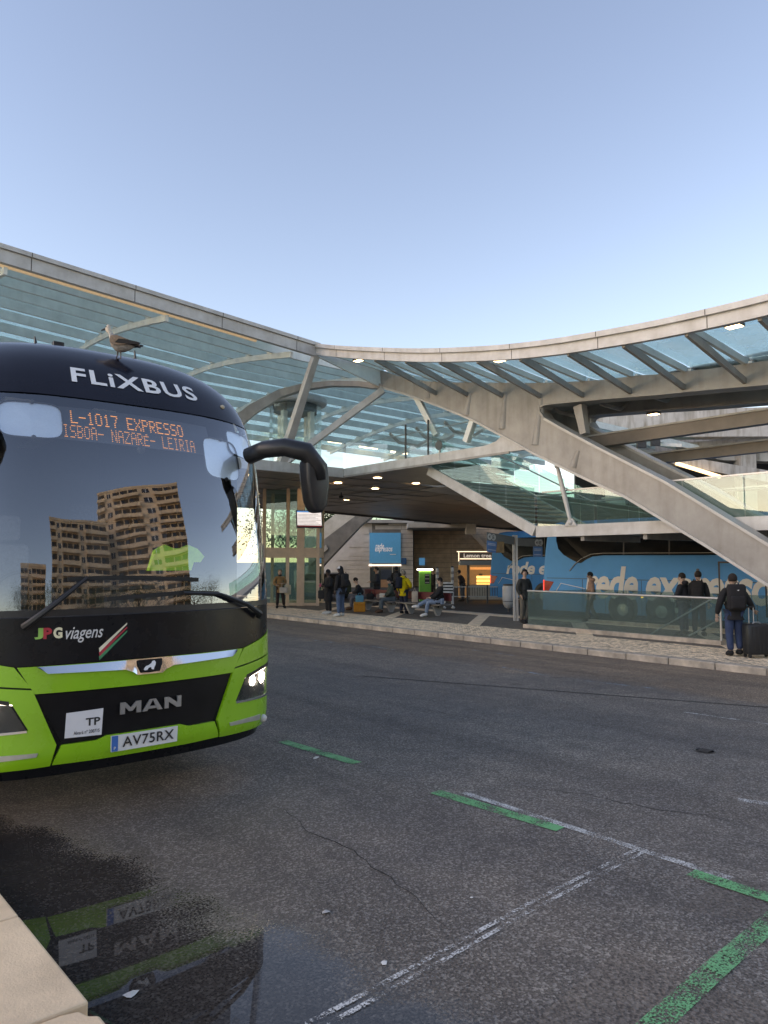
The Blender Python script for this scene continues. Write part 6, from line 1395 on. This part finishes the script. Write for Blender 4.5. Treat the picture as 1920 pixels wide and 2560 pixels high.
# ================================================================== GULL ON THE COACH ROOF
gf = S0(.03, 3.62); gl = gf + Vector((0, .0, -.006))
gu = thing('gull', 'brown and grey young gull standing on the coach roof', 'gull', gl)
GX, GY = -VX, VY                                             # beak points along GX
def G(x, y, z): return gl + GX * (x * .76) + GY * y + Vector((0, 0, z))
bd_ = [(-.17, .120, .008), (-.12, .125, .036), (-.06, .130, .060), (0, .138, .072), (.05, .150, .070), (.090, .175, .060), (.105, .205, .048), (.110, .232, .043), (.116, .256, .045), (.130, .270, .042), (.150, .272, .030), (.164, .268, .014)]
m = MB(); sg_ = 14
for x, z, r in bd_:
    for k in range(sg_): t = 2 * math.pi * k / sg_; m.v.append(tuple(G(x, r * .82 * math.cos(t), z + r * math.sin(t))))
for i in range(len(bd_) - 1):
    for k in range(sg_): a = i * sg_ + k; b = i * sg_ + (k + 1) % sg_; m.f.append((a, b, b + sg_, a + sg_)); x = (bd_[i][0]); m.m.append(1 if bd_[i][1] > .17 else 0)
m.f += [tuple(range(sg_)), tuple((len(bd_) - 1) * sg_ + k for k in range(sg_))]; m.m += [0, 1]
m.build('body', [M('grey brown belly', (.30, .27, .245), .9, var=.4, scale=40), M('cream head', (.62, .54, .44), .9, var=.3, scale=60)], gu, 'all')
for sy in (-1, 1):
    m = MB(); wpt = [(.085, .165), (.06, .195), (0, .195), (-.07, .175), (-.15, .155), (-.215, .140), (-.20, .128), (-.12, .125), (-.04, .115), (.04, .115), (.08, .135)]
    m.prism([G(x, sy * (.058 - max(0, -x) * .12), z) for x, z in wpt], GY * (sy * .012)); w_ = m.build('wing', M('brown wing', (.27, .19, .135), .9, var=.45, scale=45, c2=(.15, .11, .08)), gu); sub(w_, gu)
    m = MB(); m.prism([G(x, sy * (.060 - max(0, -x) * .12), z) for x, z in ((-.02, .165), (-.10, .162), (-.19, .150), (-.25, .138), (-.235, .128), (-.14, .122), (-.05, .128), (.02, .135))], GY * (sy * .014)); m.build('flight_feathers', M('black feathers', (.02, .017, .016), .8), w_)
    m = MB(); m.tube([G(.01 + sy * .02, sy * .022, .09), G(.005 + sy * .03, sy * .022, .045), G(.02 + sy * .045, sy * .022, .004)], [.008, .0045, .005], 6); m.prism([G(.02 + sy * .045, sy * .022, .003), G(.06 + sy * .045, sy * .035, 0), G(.06 + sy * .045, sy * .008, 0)], (0, 0, .004)); m.build('leg', M('gull leg', (.10, .07, .06), .7), gu, True)
    MB().ball(G(.146, sy * .030, .282), (.005, .004, .005), 6).build('eye', m_black, gu)
m = MB(); m.prism([G(-.13, -.03, .125), G(-.22, -.035, .112), G(-.22, .035, .112), G(-.13, .03, .125)], (0, 0, .012)); m.build('tail', M('black feathers', (.02, .017, .016)), gu)
m = MB(); m.tube([G(.158, 0, .270), G(.185, 0, .266), G(.208, 0, .260), G(.214, 0, .252)], [.011, .009, .006, .002], 8); m.build('beak', M('black beak', (.025, .022, .02), .5), gu, True)

# ================================================================== BEHIND THE PHOTOGRAPHER (mirrored in the windscreen)
m_apt = M('warm rendered wall', (.80, .61, .43), .85, var=.12, scale=.15); m_apt2 = M('shaded render', (.40, .31, .22), .85, var=.12, scale=.2); m_awin = M('apartment window', (.03, .035, .045), .15); m_blc = M('balcony recess', (.10, .075, .055), .9)
def apartment(label, cx, cy, ang, w, dp, floors, bays, base=0):
    fh = 3.0; h = floors * fh; rt = Matrix.Rotation(ang, 3, 'Z'); T = lambda x, y, z: Vector((cx, cy, base)) + rt @ Vector((x, y, z))
    o = thing('apartment_block', label, 'building', (cx, cy, base))
    MB().box(-w / 2, w / 2, 0, dp, -.5, h, T=T).build('wall', m_apt, o); MB().box(-w / 2 - .2, w / 2 + .2, -.2, dp + .2, h, h + .7, T=T).build('parapet', m_apt, o)
    bw = w / bays
    for f in range(1, floors):
        for b in range(bays):
            x = -w / 2 + b * bw
            if b % 4 == 3:
                wn_ = MB().box(x + bw * .25, x + bw * .75, -.06, .0, f * fh + .9, f * fh + 2.3, T=T).build('window', m_awin, o); sub(wn_, o)
                MB().box(x + bw * .48, x + bw * .52, -.1, -.061, f * fh + .9, f * fh + 2.3, T=T).build('mullion', m_wtext, wn_)
            else:
                MB().box(x + bw * .06, x + bw * .94, -.05, 0, f * fh + .95, f * fh + 2.55, T=T).build('balcony_recess', m_blc, o)
                MB().box(x + bw * .52, x + bw * .90, -.08, -.051, f * fh + .95, f * fh + 2.35, T=T).build('window', m_awin, o)
        for b0 in range(0, bays, 4): MB().box(-w / 2 + b0 * bw, min(w / 2, -w / 2 + (b0 + 3) * bw), -1.1, -.0, f * fh - .15, f * fh + .9, T=T).build('balcony', m_apt, o)
        for k in range(3): MB().box(w / 2, w / 2 + .05, dp * (.15 + .3 * k), dp * (.3 + .3 * k), f * fh + .9, f * fh + 2.3, T=T).build('window', m_awin, o); MB().box(-w / 2 - .05, -w / 2, dp * (.15 + .3 * k), dp * (.3 + .3 * k), f * fh + .9, f * fh + 2.3, T=T).build('window', m_awin, o)
    return o
APT = True
if APT:
    apartment('tall warm beige apartment block mirrored in the coach windscreen', 33, -68, R(180 + 30), 28, 16, 15, 9)
    apartment('lower warm beige apartment block mirrored beside the tall one', 9, -67, R(180 - 4), 26, 14, 11, 9)
    apartment('smaller brown apartment block mirrored at the windscreen edge', -18, -78, R(180 - 8), 18, 14, 8, 6)
for k, (v, sv, r, h) in enumerate(((-14, -36, 4, 8), (-3, -40, 4.4, 9), (9, -38, 4, 7.5), (20, -41, 4.6, 8.5), (31, -37, 4.2, 8), (42, -40, 4.5, 9))):
    tree(0, 0, 0, r * 1.2, h * 1.45, ('round', 'wide', 'low', 'broad', 'full', 'tall')[k] + ' dark street tree across the road, mirrored low in the windscreen', 20 + k, Vector((v, sv, 0)))
for k, (v, sv, r, h) in enumerate(((-22, 88, 5, 9), (-12, 95, 5, 10), (-2, 90, 5.4, 9), (8, 97, 5, 10.5), (17, 92, 5, 9.5))):
    tree(0, 0, 0, r, h, ('rounded', 'slender', 'wide', 'tall', 'leafy')[k] + ' tree at the far end of the station road behind the coach', 40 + k, Vector((v, sv, 0)))
